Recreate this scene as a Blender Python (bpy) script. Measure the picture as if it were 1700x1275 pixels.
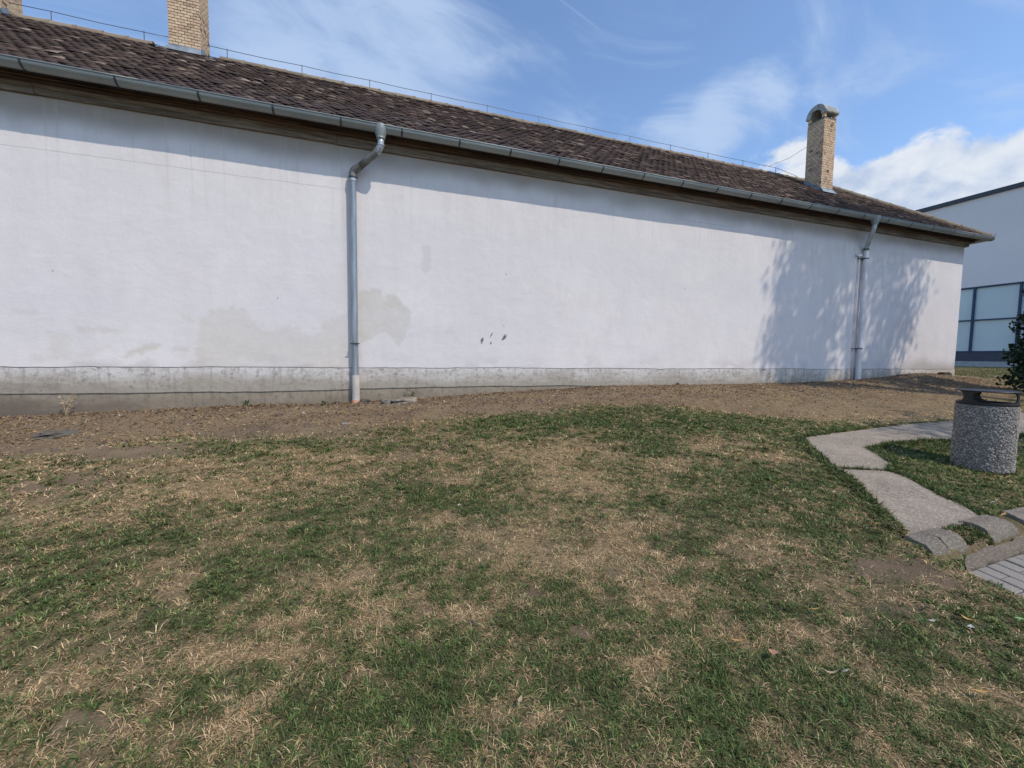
import bpy, bmesh, math, random
import numpy as np
from mathutils import Vector, Matrix, noise as mnoise

for o in list(bpy.data.objects):
    bpy.data.objects.remove(o, do_unlink=True)
scene = bpy.context.scene
COL = scene.collection
random.seed(7)
RNG = np.random.default_rng(11)

# ------------------------------------------------------------------ camera
# x runs along the long white wall, y into the building, z up; the wall face is y = 0
cam_d = bpy.data.cameras.new('camera')
cam = bpy.data.objects.new('camera', cam_d)
COL.objects.link(cam)
PITCH, ROLL, YAW = 0.065794, -0.011725, 0.32822
fwd = Vector((math.sin(YAW) * math.cos(PITCH), math.cos(YAW) * math.cos(PITCH), -math.sin(PITCH)))
rgt = Vector((math.cos(YAW), -math.sin(YAW), 0))
dwn = fwd.cross(rgt)
r2 = rgt * math.cos(ROLL) + dwn * math.sin(ROLL)
d2 = dwn * math.cos(ROLL) - rgt * math.sin(ROLL)
cm = Matrix((r2, -d2, -fwd)).transposed().to_4x4()
cm.translation = Vector((0, -7.0, 1.55))
cam.matrix_world = cm
cam_d.sensor_width = 36
cam_d.lens = 36 * 682.4 / 1700
cam_d.clip_start = 0.05
cam_d.clip_end = 3000
scene.camera = cam

# ------------------------------------------------------------------ node helper
def nd(nt, t, ins=None, **props):
    n = nt.nodes.new(t)
    for k, v in props.items():
        setattr(n, k, v)
    for k, v in (ins or {}).items():
        s = n.inputs[k]
        if isinstance(v, bpy.types.NodeSocket):
            nt.links.new(v, s)
        else:
            s.default_value = v
    return n

def math_n(nt, op, a, b=None, clamp=False, c=None):
    ins = {0: a}
    if b is not None: ins[1] = b
    if c is not None: ins[2] = c
    n = nd(nt, 'ShaderNodeMath', ins, operation=op, use_clamp=clamp)
    return n.outputs[0]

def mrange(nt, v, a, b, c=0.0, d=1.0, smooth=False):
    n = nd(nt, 'ShaderNodeMapRange', {0: v, 1: a, 2: b, 3: c, 4: d})
    n.interpolation_type = 'SMOOTHSTEP' if smooth else 'LINEAR'
    n.clamp = True
    return n.outputs[0]

def noise_n(nt, vec, scale, detail=4, rough=0.55, dist=0.0):
    return nd(nt, 'ShaderNodeTexNoise', {'Vector': vec, 'Scale': scale, 'Detail': detail, 'Roughness': rough, 'Distortion': dist})

def mixc(nt, f, a, b, mode='MIX'):
    n = nt.nodes.new('ShaderNodeMix'); n.data_type = 'RGBA'; n.blend_type = mode
    for i, v in ((0, f), (6, a), (7, b)):
        if isinstance(v, bpy.types.NodeSocket): nt.links.new(v, n.inputs[i])
        else: n.inputs[i].default_value = v if i == 0 else tuple(v) + ((1,) if len(v) == 3 else ())
    return n.outputs[2]

def mapping(nt, vec, scale=(1, 1, 1), loc=(0, 0, 0), rot=(0, 0, 0)):
    return nd(nt, 'ShaderNodeMapping', {'Vector': vec, 'Location': loc, 'Rotation': rot, 'Scale': scale}).outputs[0]

def new_mat(name):
    m = bpy.data.materials.new(name); m.use_nodes = True
    nt = m.node_tree
    return m, nt, nt.nodes['Principled BSDF']

def bump(nt, bsdf, h, strength=0.3, dist=0.01):
    b = nd(nt, 'ShaderNodeBump', {'Height': h, 'Strength': strength, 'Distance': dist})
    nt.links.new(b.outputs[0], bsdf.inputs['Normal'])
    return b

# ------------------------------------------------------------------ sky and sun
SUN = Vector((0.6, -1.0, 1.5)).normalized()          # towards the sun
world = bpy.data.worlds.new('World'); scene.world = world; world.use_nodes = True
wt = world.node_tree
for n in list(wt.nodes): wt.nodes.remove(n)
sky = wt.nodes.new('ShaderNodeTexSky'); sky.sky_type = 'NISHITA'; sky.sun_disc = False
sky.sun_elevation = math.asin(SUN.z); sky.sun_rotation = math.atan2(SUN.x, SUN.y)
sky.altitude = 100; sky.air_density = 1.0; sky.dust_density = 0.4; sky.ozone_density = 3.6
tc = wt.nodes.new('ShaderNodeTexCoord')
nrm = nd(wt, 'ShaderNodeVectorMath', {0: tc.outputs['Generated']}, operation='NORMALIZE').outputs[0]
sep = nd(wt, 'ShaderNodeSeparateXYZ', {0: nrm})
zc = math_n(wt, 'ADD', math_n(wt, 'MAXIMUM', sep.outputs[2], 0.0), 0.12)
plane = nd(wt, 'ShaderNodeVectorMath', {0: nrm, 1: nd(wt, 'ShaderNodeCombineXYZ', {0: zc, 1: zc, 2: zc}).outputs[0]}, operation='DIVIDE').outputs[0]
def lobe(d, r0, r1):
    dv = Vector(d).normalized()
    dt = nd(wt, 'ShaderNodeVectorMath', {0: nrm, 1: tuple(dv)}, operation='DOT_PRODUCT').outputs['Value']
    return mrange(wt, dt, math.cos(math.radians(r1)), math.cos(math.radians(r0)), 0, 1, True)
def addn(*a):
    s = a[0]
    for b in a[1:]: s = math_n(wt, 'ADD', s, b)
    return s
# thin high cloud: streaked noise on the cloud plane
ci_v = mapping(wt, plane, (0.9, 1.9, 1), (3.1, 0.4, 0), (0, 0, 0.55))
ci_n = noise_n(wt, ci_v, 1.5, 9, 0.60, 0.9).outputs[0]
ci_b = addn(math_n(wt, 'MULTIPLY', lobe((-0.01, 0.86, 0.51), 0, 18), 0.34), math_n(wt, 'MULTIPLY', lobe((-0.38, 0.80, 0.47), 4, 26), 0.12),
            math_n(wt, 'MULTIPLY', lobe((0.585, 0.68, 0.425), 0.5, 6.5), 0.42), math_n(wt, 'MULTIPLY', lobe((0.645, 0.61, 0.465), 0.5, 5.5), 0.32), math_n(wt, 'MULTIPLY', lobe((0.82, 0.33, 0.50), 1, 12), 0.14),
            math_n(wt, 'MULTIPLY', lobe((0.73, 0.50, 0.47), 1, 9), 0.08), math_n(wt, 'MULTIPLY', lobe((0.46, 0.70, 0.55), 2, 12), 0.05))
ci_f = math_n(wt, 'MULTIPLY', mrange(wt, math_n(wt, 'ADD', math_n(wt, 'MULTIPLY_ADD', ci_n, 1.7, c=-0.38), ci_b), 0.54, 1.10, 0, 1, True), 0.85)
# cumulus low in the sky
wv = nd(wt, 'ShaderNodeVectorMath', {0: nrm, 1: nd(wt, 'ShaderNodeVectorMath', {0: noise_n(wt, nrm, 9.0, 4, 0.6).outputs['Color'], 'Scale': 0.05}, operation='SCALE').outputs[0]}, operation='ADD').outputs[0]
cu_n = noise_n(wt, mapping(wt, wv, (1, 1, 1.35), (0.35, 0.1, 0.2)), 8.5, 11, 0.60, 0.0).outputs[0]
cu_b = addn(math_n(wt, 'MULTIPLY', lobe((0.862, 0.41, 0.255), 3, 7.6), 0.38), math_n(wt, 'MULTIPLY', lobe((0.80, 0.51, 0.255), 2.5, 7.0), 0.38),
            math_n(wt, 'MULTIPLY', lobe((0.735, 0.585, 0.325), 1.0, 6.2), 0.36), math_n(wt, 'MULTIPLY', lobe((0.93, 0.25, 0.25), 4, 8.5), 0.38),
            mrange(wt, sep.outputs[2], 0.0, 0.26, 0.26, 0.0), mrange(wt, sep.outputs[2], 0.40, 0.52, 0.0, -0.35))
cu_s = math_n(wt, 'ADD', cu_n, cu_b)
cu_f = mrange(wt, cu_s, 0.66, 0.82, 0, 0.95, True)
sh_a = noise_n(wt, mapping(wt, wv, (1, 1, 1.6), (0.35, 0.1, 0.22)), 7.0, 5, 0.5).outputs[0]
sh_b = noise_n(wt, mapping(wt, wv, (1, 1, 1.6), (0.352, 0.094, 0.195)), 7.0, 5, 0.5).outputs[0]
rel = math_n(wt, 'SUBTRACT', sh_a, sh_b)
thick = mrange(wt, addn(math_n(wt, 'MULTIPLY', rel, 0.9), math_n(wt, 'MULTIPLY', cu_n, 0.5), mrange(wt, sep.outputs[2], 0.18, 0.40, -0.10, 0.18)), 0.10, 0.42, 0, 1, True)
cu_c = mixc(wt, thick, (0.40, 0.53, 0.76), (0.84, 0.885, 0.95))
EXPO = 0.55; GAIN = 2 ** -EXPO
b_sky = nd(wt, 'ShaderNodeBackground', {'Color': sky.outputs[0], 'Strength': 0.15})
b_ci = nd(wt, 'ShaderNodeBackground', {'Color': (0.50, 0.64, 0.88, 1), 'Strength': 1.0 * GAIN})
b_cu = nd(wt, 'ShaderNodeBackground', {'Color': cu_c, 'Strength': 0.95 * GAIN})
# faint vapour trail
ta, tb = Vector((0.322, 0.705, 0.632)).normalized(), Vector((0.403, 0.697, 0.594)).normalized()
tn = ta.cross(tb).normalized()
td = math_n(wt, 'ABSOLUTE', nd(wt, 'ShaderNodeVectorMath', {0: nrm, 1: tuple(tn)}, operation='DOT_PRODUCT').outputs['Value'])
trail = math_n(wt, 'MULTIPLY', mrange(wt, td, 0.0004, 0.0030, 0.15, 0, True), lobe(tuple(ta.lerp(tb, .35)), 1.0, 4.0))
ci_f = math_n(wt, 'MAXIMUM', ci_f, math_n(wt, 'ADD', math_n(wt, 'MULTIPLY', ci_f, 0.7), trail))
m1 = nd(wt, 'ShaderNodeMixShader', {0: ci_f, 1: b_sky.outputs[0], 2: b_ci.outputs[0]})
m2 = nd(wt, 'ShaderNodeMixShader', {0: cu_f, 1: m1.outputs[0], 2: b_cu.outputs[0]})
wo = wt.nodes.new('ShaderNodeOutputWorld'); wt.links.new(m2.outputs[0], wo.inputs[0])

sun_d = bpy.data.lights.new('sun', 'SUN'); sun_d.energy = 2.05; sun_d.angle = math.radians(0.55); sun_d.color = (1.0, 0.915, 0.79)
sun = bpy.data.objects.new('sun', sun_d); COL.objects.link(sun)
sun.rotation_euler = (-SUN).to_track_quat('-Z', 'Y').to_euler(); sun.location = (20, -30, 40)
scene.view_settings.view_transform = 'Standard'; scene.view_settings.look = 'None'
scene.view_settings.gamma = 1; scene.view_settings.exposure = EXPO; scene.view_settings.use_curve_mapping = False
scene.render.resolution_x = 1024; scene.render.resolution_y = 768
try:
    scene.cycles.max_bounces = 6; scene.cycles.transparent_max_bounces = 8
except Exception: pass

# ------------------------------------------------------------------ mesh helpers
def link(o, parent=None):
    COL.objects.link(o)
    if parent is not None: o.parent = parent
    return o
def tag(o, label=None, cat=None, group=None, kind=None):
    if label: o['label'] = label
    if cat: o['category'] = cat
    if group: o['group'] = group
    if kind: o['kind'] = kind
    return o
def empty(name, loc=(0, 0, 0), parent=None):
    o = bpy.data.objects.new(name, None); o.location = loc; o.empty_display_size = 0.2
    return link(o, parent)
def smooth(me, on=True):
    me.polygons.foreach_set('use_smooth', [on] * len(me.polygons))
def pm(name, verts, faces, mat, parent=None, sm=False):
    me = bpy.data.meshes.new(name); me.from_pydata([tuple(v) for v in verts], [], faces); me.update()
    if sm: smooth(me)
    me.materials.append(mat)
    return link(bpy.data.objects.new(name, me), parent)

class MB:
    def __init__(s): s.v = []; s.f = []
    def add(s, v, f):
        n = len(s.v); s.v += [tuple(p) for p in v]; s.f += [tuple(i + n for i in q) for q in f]; return s
    def box(s, x0, x1, y0, y1, z0, z1):
        return s.add([(x0, y0, z0), (x1, y0, z0), (x1, y1, z0), (x0, y1, z0), (x0, y0, z1), (x1, y0, z1), (x1, y1, z1), (x0, y1, z1)],
                     [(0, 3, 2, 1), (4, 5, 6, 7), (0, 1, 5, 4), (1, 2, 6, 5), (2, 3, 7, 6), (3, 0, 4, 7)])
    def tube(s, pts, r, n=14, cap=True):
        pts = [Vector(p) for p in pts]; k = len(pts)
        rad = r if isinstance(r, (list, tuple)) else [r] * k
        rings = []; up = None
        for i, p in enumerate(pts):
            t = (pts[min(i + 1, k - 1)] - pts[max(i - 1, 0)]).normalized()
            if up is None:
                up = Vector((0, 0, 1)) if abs(t.z) < 0.9 else Vector((1, 0, 0))
            a = (up - t * up.dot(t)).normalized(); b = t.cross(a); up = a
            rings.append([p + (a * math.cos(2 * math.pi * j / n) + b * math.sin(2 * math.pi * j / n)) * rad[i] for j in range(n)])
        v = [q for g in rings for q in g]; f = []
        for i in range(k - 1):
            for j in range(n):
                f.append((i * n + j, i * n + (j + 1) % n, (i + 1) * n + (j + 1) % n, (i + 1) * n + j))
        if cap:
            f.append(tuple(range(n - 1, -1, -1))); f.append(tuple((k - 1) * n + j for j in range(n)))
        return s.add(v, f)
    def lathe(s, prof, c=(0, 0, 0), n=32, cap=False):
        v = []; f = []; k = len(prof)
        for r, z in prof:
            for j in range(n):
                a = 2 * math.pi * j / n; v.append((c[0] + r * math.cos(a), c[1] + r * math.sin(a), c[2] + z))
        for i in range(k - 1):
            for j in range(n):
                f.append((i * n + j, i * n + (j + 1) % n, (i + 1) * n + (j + 1) % n, (i + 1) * n + j))
        if cap:
            f.append(tuple(range(n - 1, -1, -1))); f.append(tuple((k - 1) * n + j for j in range(n)))
        return s.add(v, f)
    def sweep(s, prof, xs, closed=True):
        """profile of (y, z) pairs swept along x"""
        k = len(prof); v = [(x, y, z) for x in xs for y, z in prof]; f = []
        for i in range(len(xs) - 1):
            for j in range(k if closed else k - 1):
                f.append((i * k + j, (i + 1) * k + j, (i + 1) * k + (j + 1) % k, i * k + (j + 1) % k))
        if closed:
            f.append(tuple(range(k))); f.append(tuple((len(xs) - 1) * k + j for j in range(k - 1, -1, -1)))
        return s.add(v, f)
    def obj(s, name, mat, parent=None, sm=False, auto=None):
        o = pm(name, s.v, s.f, mat, parent, sm or auto is not None)
        bm = bmesh.new(); bm.from_mesh(o.data); bmesh.ops.recalc_face_normals(bm, faces=bm.faces)
        if auto is not None:
            for e in bm.edges:
                if len(e.link_faces) == 2 and e.calc_face_angle(0) > math.radians(auto): e.smooth = False
        bm.to_mesh(o.data); bm.free()
        return o

# numpy value noise
_perm = np.random.default_rng(3).permutation(512).astype(np.int64)
_perm = np.concatenate([_perm, _perm, _perm])
_val = np.random.default_rng(5).random(512)
def vn(x, y, seed=0):
    x = np.asarray(x, float); y = np.asarray(y, float)
    xi = np.floor(x).astype(np.int64); yi = np.floor(y).astype(np.int64)
    fx = x - xi; fy = y - yi; fx = fx * fx * (3 - 2 * fx); fy = fy * fy * (3 - 2 * fy)
    def h(a, b): return _val[_perm[(_perm[(a + seed * 37) & 511] + b) & 511]]
    return (h(xi, yi) * (1 - fx) + h(xi + 1, yi) * fx) * (1 - fy) + (h(xi, yi + 1) * (1 - fx) + h(xi + 1, yi + 1) * fx) * fy
def fbm(x, y, o=4, seed=0, g=0.5):
    t = 0; a = 1; s = 0
    for i in range(o):
        t = t + a * vn(x * 2 ** i + 13.7 * i, y * 2 ** i + 7.1 * i, seed + i); s += a; a *= g
    return t / s
def inpoly(x, y, P):
    x = np.asarray(x, float); y = np.asarray(y, float)
    r = np.zeros(x.shape, bool); n = len(P)
    for i in range(n):
        x1, y1 = P[i]; x2, y2 = P[(i + 1) % n]
        if y1 == y2: continue
        c = ((y1 > y) != (y2 > y)) & (x < (x2 - x1) * (y - y1) / (y2 - y1) + x1)
        r ^= c
    return r
def point_attr(me, name, arr):
    a = me.attributes.new(name, 'FLOAT_COLOR', 'POINT')
    a.data.foreach_set('color', np.ascontiguousarray(arr, dtype=np.float32).ravel())
def np_mesh(name, V, loops, starts, totals):
    me = bpy.data.meshes.new(name)
    me.vertices.add(len(V)); me.vertices.foreach_set('co', np.ascontiguousarray(V, dtype=np.float32).ravel())
    me.loops.add(len(loops)); me.loops.foreach_set('vertex_index', np.ascontiguousarray(loops, dtype=np.int32))
    me.polygons.add(len(starts)); me.polygons.foreach_set('loop_start', np.ascontiguousarray(starts, dtype=np.int32))
    me.polygons.foreach_set('loop_total', np.ascontiguousarray(totals, dtype=np.int32))
    me.update(calc_edges=True)
    return me
def grid_mesh(name, X, Y, Z):
    """X, Y, Z arrays (rows, cols)"""
    r, c = X.shape
    V = np.stack([X, Y, Z], -1).reshape(-1, 3)
    i = np.arange(r * c).reshape(r, c)
    q = np.stack([i[:-1, :-1], i[:-1, 1:], i[1:, 1:], i[1:, :-1]], -1).reshape(-1, 4)
    n = len(q)
    return np_mesh(name, V, q.ravel(), np.arange(n) * 4, np.full(n, 4))
# ------------------------------------------------------------------ materials
def simple(name, col, rough=0.7, metal=0.0, var=0.12, scale=6.0, bmp=0.15, bscale=60.0, spec=0.4, stretch=(1, 1, 1), bdist=0.004):
    m, nt, b = new_mat(name)
    co = nd(nt, 'ShaderNodeTexCoord').outputs['Object']
    v = mapping(nt, co, stretch)
    n1 = noise_n(nt, v, scale, 5, 0.6).outputs[0]
    f = mrange(nt, n1, 0.3, 0.7)
    dark = [c * (1 - 1.6 * var) for c in col]; lite = [min(1, c * (1 + var)) for c in col]
    nt.links.new(mixc(nt, f, dark, lite), b.inputs['Base Color'])
    b.inputs['Roughness'].default_value = rough; b.inputs['Metallic'].default_value = metal
    b.inputs['Specular IOR Level'].default_value = spec
    if bmp:
        bump(nt, b, noise_n(nt, v, bscale, 4, 0.6).outputs[0], bmp, bdist)
    return m

def rnd(nt):
    a = nd(nt, 'ShaderNodeNewGeometry').outputs['Random Per Island']
    c = nd(nt, 'ShaderNodeObjectInfo').outputs['Random']
    return math_n(nt, 'FRACT', math_n(nt, 'ADD', a, c))

def ramp(nt, f, stops, mode='LINEAR'):
    n = nd(nt, 'ShaderNodeValToRGB', {0: f}); cr = n.color_ramp; cr.interpolation = mode
    while len(cr.elements) > len(stops): cr.elements.remove(cr.elements[-1])
    while len(cr.elements) < len(stops): cr.elements.new(0.5)
    for e, (p, c) in zip(cr.elements, stops): e.position = p; e.color = tuple(c) + (1,)
    return n.outputs[0]

# limewashed plaster of the long wall
M = {}
def make_plaster():
    m, nt, b = new_mat('plaster')
    co = nd(nt, 'ShaderNodeTexCoord').outputs['Object']
    st = nd(nt, 'ShaderNodeAttribute', attribute_name='stain_shade')
    sp = nd(nt, 'ShaderNodeSeparateColor', {0: st.outputs['Color']})
    sx = nd(nt, 'ShaderNodeSeparateXYZ', {0: co})
    base = mixc(nt, mrange(nt, noise_n(nt, mapping(nt, co, (1, 1, 0.6)), 0.9, 5, 0.6).outputs[0], 0.3, 0.7), (0.69, 0.638, 0.62), (0.755, 0.705, 0.685))
    base = mixc(nt, mrange(nt, noise_n(nt, mapping(nt, co, (2.2, 1, 0.9)), 1.6, 7, 0.66).outputs[0], 0.46, 0.74, 0, 0.6), base, (0.63, 0.58, 0.55))
    base = mixc(nt, mrange(nt, noise_n(nt, co, 22, 5, 0.7).outputs[0], 0.57, 0.75, 0, 0.5), base, (0.585, 0.545, 0.52))
    base = mixc(nt, math_n(nt, 'MULTIPLY', sp.outputs[0], mrange(nt, noise_n(nt, co, 6, 5, 0.65).outputs[0], 0.3, 0.65, 0.45, 0.95)), base, (0.585, 0.53, 0.445))
    base = mixc(nt, math_n(nt, 'MULTIPLY', sp.outputs[1], 0.85), base, (0.57, 0.55, 0.54))
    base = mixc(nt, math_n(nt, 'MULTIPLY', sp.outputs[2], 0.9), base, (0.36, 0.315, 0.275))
    base = mixc(nt, mrange(nt, noise_n(nt, mapping(nt, co, (0.35, 1, 0.8), (4, 0, 1)), 1.0, 4, 0.6).outputs[0], 0.42, 0.66, 0, 0.55), base, (0.625, 0.60, 0.60))
    stk = noise_n(nt, mapping(nt, co, (9, 1, 0.22)), 1.5, 5, 0.65).outputs[0]
    base = mixc(nt, math_n(nt, 'MULTIPLY', mrange(nt, stk, 0.55, 0.70), mrange(nt, sx.outputs[2], 3.0, 4.6, 0.0, 0.45)), base, (0.50, 0.455, 0.415))
    # hairline crack high on the left half
    wob = noise_n(nt, co, 5.0, 6, 0.65).outputs[0]
    ln = math_n(nt, 'ABSOLUTE', math_n(nt, 'SUBTRACT', math_n(nt, 'ADD', sx.outputs[2], math_n(nt, 'MULTIPLY', wob, 0.035)), 4.108))
    ck = math_n(nt, 'MULTIPLY', mrange(nt, ln, 0.002, 0.007, 1, 0), mrange(nt, sx.outputs[0], -0.6, -0.25, 0.45, 0))
    ln2 = math_n(nt, 'ABSOLUTE', math_n(nt, 'SUBTRACT', math_n(nt, 'ADD', sx.outputs[2], math_n(nt, 'MULTIPLY', wob, 0.05)), 4.40))
    ck2 = math_n(nt, 'MULTIPLY', mrange(nt, ln2, 0.002, 0.007, 1, 0), mrange(nt, math_n(nt, 'ABSOLUTE', math_n(nt, 'SUBTRACT', sx.outputs[0], 6.7)), 0.6, 0.9, 0.5, 0))
    base = mixc(nt, math_n(nt, 'MAXIMUM', ck, ck2), base, (0.3, 0.27, 0.25))
    # specks and flaked spots
    vo = nd(nt, 'ShaderNodeTexVoronoi', {'Vector': mapping(nt, co, (1, 0.0, 0.7)), 'Scale': 3.1, 'Randomness': 1.0})
    vc = nd(nt, 'ShaderNodeSeparateColor', {0: vo.outputs['Color']})
    rad = mrange(nt, vc.outputs[0], 0.3, 1.0, 0.0, 0.042)
    dj = math_n(nt, 'ADD', vo.outputs['Distance'], math_n(nt, 'MULTIPLY', math_n(nt, 'SUBTRACT', noise_n(nt, co, 45, 3).outputs[0], 0.5), 0.05))
    spk = math_n(nt, 'MULTIPLY', math_n(nt, 'LESS_THAN', dj, rad), 0.7)
    base = mixc(nt, spk, base, (0.27, 0.25, 0.24))
    # three gouges right of the pipe
    g = None
    for (gx, gz, rx, rz, sl) in ((1.82, 1.83, 0.028, 0.060, 0.25), (2.225, 1.89, 0.034, 0.066, 0.5), (1.98, 1.785, 0.014, 0.03, 0.1), (1.99, 1.93, 0.012, 0.05, 0.5)):
        ux = math_n(nt, 'DIVIDE', math_n(nt, 'SUBTRACT', math_n(nt, 'SUBTRACT', sx.outputs[0], gx), math_n(nt, 'MULTIPLY', math_n(nt, 'SUBTRACT', sx.outputs[2], gz), sl)), rx)
        uz = math_n(nt, 'DIVIDE', math_n(nt, 'SUBTRACT', sx.outputs[2], gz), rz)
        d = math_n(nt, 'ADD', math_n(nt, 'MULTIPLY', ux, ux), math_n(nt, 'MULTIPLY', uz, uz))
        d = math_n(nt, 'ADD', d, math_n(nt, 'MULTIPLY', math_n(nt, 'SUBTRACT', noise_n(nt, co, 38, 3).outputs[0], 0.5), 3.2))
        k = mrange(nt, d, 0.3, 1.1, 1, 0)
        g = k if g is None else math_n(nt, 'MAXIMUM', g, k)
    base = mixc(nt, math_n(nt, 'MULTIPLY', g, 0.88), base, (0.07, 0.06, 0.055))
    nt.links.new(base, b.inputs['Base Color'])
    b.inputs['Roughness'].default_value = 0.92; b.inputs['Specular IOR Level'].default_value = 0.15
    h = math_n(nt, 'ADD', math_n(nt, 'MULTIPLY', noise_n(nt, co, 9, 5, 0.6).outputs[0], 1.0), math_n(nt, 'MULTIPLY', noise_n(nt, co, 70, 3, 0.6).outputs[0], 0.35))
    h = math_n(nt, 'SUBTRACT', h, math_n(nt, 'MULTIPLY', g, 1.2))
    h = math_n(nt, 'ADD', h, math_n(nt, 'MULTIPLY', noise_n(nt, mapping(nt, co, (1, 1, 2.0)), 2.6, 3, 0.5, 0.6).outputs[0], 1.0))
    h = math_n(nt, 'SUBTRACT', h, math_n(nt, 'MULTIPLY', sp.outputs[0], 0.35))
    bump(nt, b, h, 0.35, 0.012)
    return m
M['plaster'] = make_plaster()

def make_plinth(name, top, low, dirtz, dirt):
    m, nt, b = new_mat(name)
    co = nd(nt, 'ShaderNodeTexCoord').outputs['Object']
    sx = nd(nt, 'ShaderNodeSeparateXYZ', {0: co})
    n1 = noise_n(nt, mapping(nt, co, (0.5, 1, 2.2)), 2.2, 6, 0.62).outputs[0]
    n2 = noise_n(nt, co, 14, 5, 0.65).outputs[0]
    zz = math_n(nt, 'ADD', sx.outputs[2], math_n(nt, 'MULTIPLY', math_n(nt, 'SUBTRACT', n1, 0.5), 0.55))
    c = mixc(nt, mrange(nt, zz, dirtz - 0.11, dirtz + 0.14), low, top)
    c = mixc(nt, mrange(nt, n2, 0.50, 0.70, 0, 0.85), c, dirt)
    # chips
    vo = nd(nt, 'ShaderNodeTexVoronoi', {'Vector': co, 'Scale': 16.0})
    cc = nd(nt, 'ShaderNodeSeparateColor', {0: vo.outputs['Color']})
    chip = math_n(nt, 'LESS_THAN', math_n(nt, 'ADD', vo.outputs['Distance'], math_n(nt, 'MULTIPLY', n2, 0.3)), mrange(nt, cc.outputs[0], 0.66, 1.0, 0, 0.62))
    c = mixc(nt, math_n(nt, 'MULTIPLY', chip, 0.5), c, (0.2, 0.185, 0.17))
    # fine cracks
    v2 = nd(nt, 'ShaderNodeTexVoronoi', {'Vector': nd(nt, 'ShaderNodeVectorMath', {0: mapping(nt, co, (0.8, 1, 1.5)), 1: noise_n(nt, co, 3, 4).outputs['Color']}, operation='ADD').outputs[0], 'Scale': 0.6}, feature='DISTANCE_TO_EDGE')
    c = mixc(nt, mrange(nt, v2.outputs['Distance'], 0.002, 0.008, 0.35, 0), c, (0.16, 0.145, 0.13))
    drip = noise_n(nt, mapping(nt, co, (5, 1, 0.5)), 2.4, 6, 0.7).outputs[0]
    c = mixc(nt, mrange(nt, drip, 0.52, 0.70, 0, 0.55), c, [k * 0.8 for k in dirt])
    # damp brown zone near the left end, rusty wash at the far corner
    dm = math_n(nt, 'MULTIPLY', mrange(nt, math_n(nt, 'ADD', sx.outputs[0], math_n(nt, 'MULTIPLY', n1, 1.2)), -3.6, -2.2, 1, 0), mrange(nt, zz, 0.80, 1.14, 1, 0))
    c = mixc(nt, math_n(nt, 'MULTIPLY', dm, 0.75), c, (0.135, 0.105, 0.085))
    rs = mrange(nt, math_n(nt, 'ADD', sx.outputs[0], n1), 14.3, 16.0, 0, 0.5)
    c = mixc(nt, rs, c, (0.46, 0.36, 0.22))
    nt.links.new(c, b.inputs['Base Color'])
    b.inputs['Roughness'].default_value = 0.93; b.inputs['Specular IOR Level'].default_value = 0.15
    bump(nt, b, math_n(nt, 'ADD', n2, math_n(nt, 'MULTIPLY', noise_n(nt, co, 55, 4, 0.65).outputs[0], 0.5)), 0.5, 0.012)
    return m
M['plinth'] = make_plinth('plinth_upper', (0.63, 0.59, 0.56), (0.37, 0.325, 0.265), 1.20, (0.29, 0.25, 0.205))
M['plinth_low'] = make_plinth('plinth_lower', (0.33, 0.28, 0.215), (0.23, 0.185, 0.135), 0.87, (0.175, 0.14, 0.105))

def make_wood(name, a, b_, c_, peel):
    m, nt, b = new_mat(name)
    co = nd(nt, 'ShaderNodeTexCoord').outputs['Object']
    g = noise_n(nt, mapping(nt, co, (0.7, 14, 14)), 3.0, 8, 0.68, 0.4).outputs[0]
    g2 = noise_n(nt, mapping(nt, co, (0.6, 5, 5)), 1.3, 6, 0.6, 0.3).outputs[0]
    c = mixc(nt, mrange(nt, g, 0.38, 0.66), a, b_)
    c = mixc(nt, mrange(nt, g2, 0.50, 0.60, 0, peel), c, c_)
    c = mixc(nt, mrange(nt, noise_n(nt, mapping(nt, co, (1.2, 30, 30)), 4.0, 5, 0.7).outputs[0], 0.56, 0.66, 0, 0.75), c, [k * 0.25 for k in a])
    nt.links.new(c, b.inputs['Base Color']); b.inputs['Roughness'].default_value = 0.88; b.inputs['Specular IOR Level'].default_value = 0.2
    bump(nt, b, g, 0.6, 0.012)
    return m
M['wood_pale'] = make_wood('weathered_board', (0.13, 0.108, 0.09), (0.33, 0.285, 0.245), (0.10, 0.072, 0.056), 0.6)
M['wood_brown'] = make_wood('brown_board', (0.045, 0.027, 0.022), (0.085, 0.055, 0.042), (0.24, 0.16, 0.10), 0.35)
M['wood_dark'] = make_wood('dark_board', (0.022, 0.015, 0.013), (0.045, 0.03, 0.025), (0.09, 0.06, 0.04), 0.3)
M['zinc'] = simple('galvanised_gutter', (0.295, 0.32, 0.31), 0.52, 0.35, 0.16, 3.0, 0.10, 40, 0.5, (0.4, 1, 1))
M['zinc_pipe'] = simple('galvanised_pipe', (0.32, 0.35, 0.38), 0.42, 0.45, 0.20, 9.0, 0.10, 50, 0.5, (2, 2, 0.25))
M['zinc_old'] = simple('tarnished_pipe', (0.20, 0.195, 0.18), 0.6, 0.3, 0.35, 6.0, 0.15, 40)
M['zinc_new'] = simple('bright_zinc', (0.46, 0.50, 0.53), 0.42, 0.4, 0.12, 8.0, 0.06, 40)
M['strap'] = simple('dark_steel_strap', (0.055, 0.06, 0.062), 0.6, 0.3, 0.2)
M['pvc'] = simple('beige_plastic_pipe', (0.55, 0.50, 0.44), 0.6, 0, 0.12, 5.0, 0.06)
M['pipe_white'] = simple('white_painted_pipe', (0.66, 0.65, 0.67), 0.7, 0, 0.12, 5.0, 0.08)
M['terracotta'] = simple('terracotta_collar', (0.48, 0.27, 0.18), 0.85, 0, 0.2, 20)
M['wire'] = simple('steel_wire', (0.16, 0.16, 0.17), 0.5, 0.6, 0.1)
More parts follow.
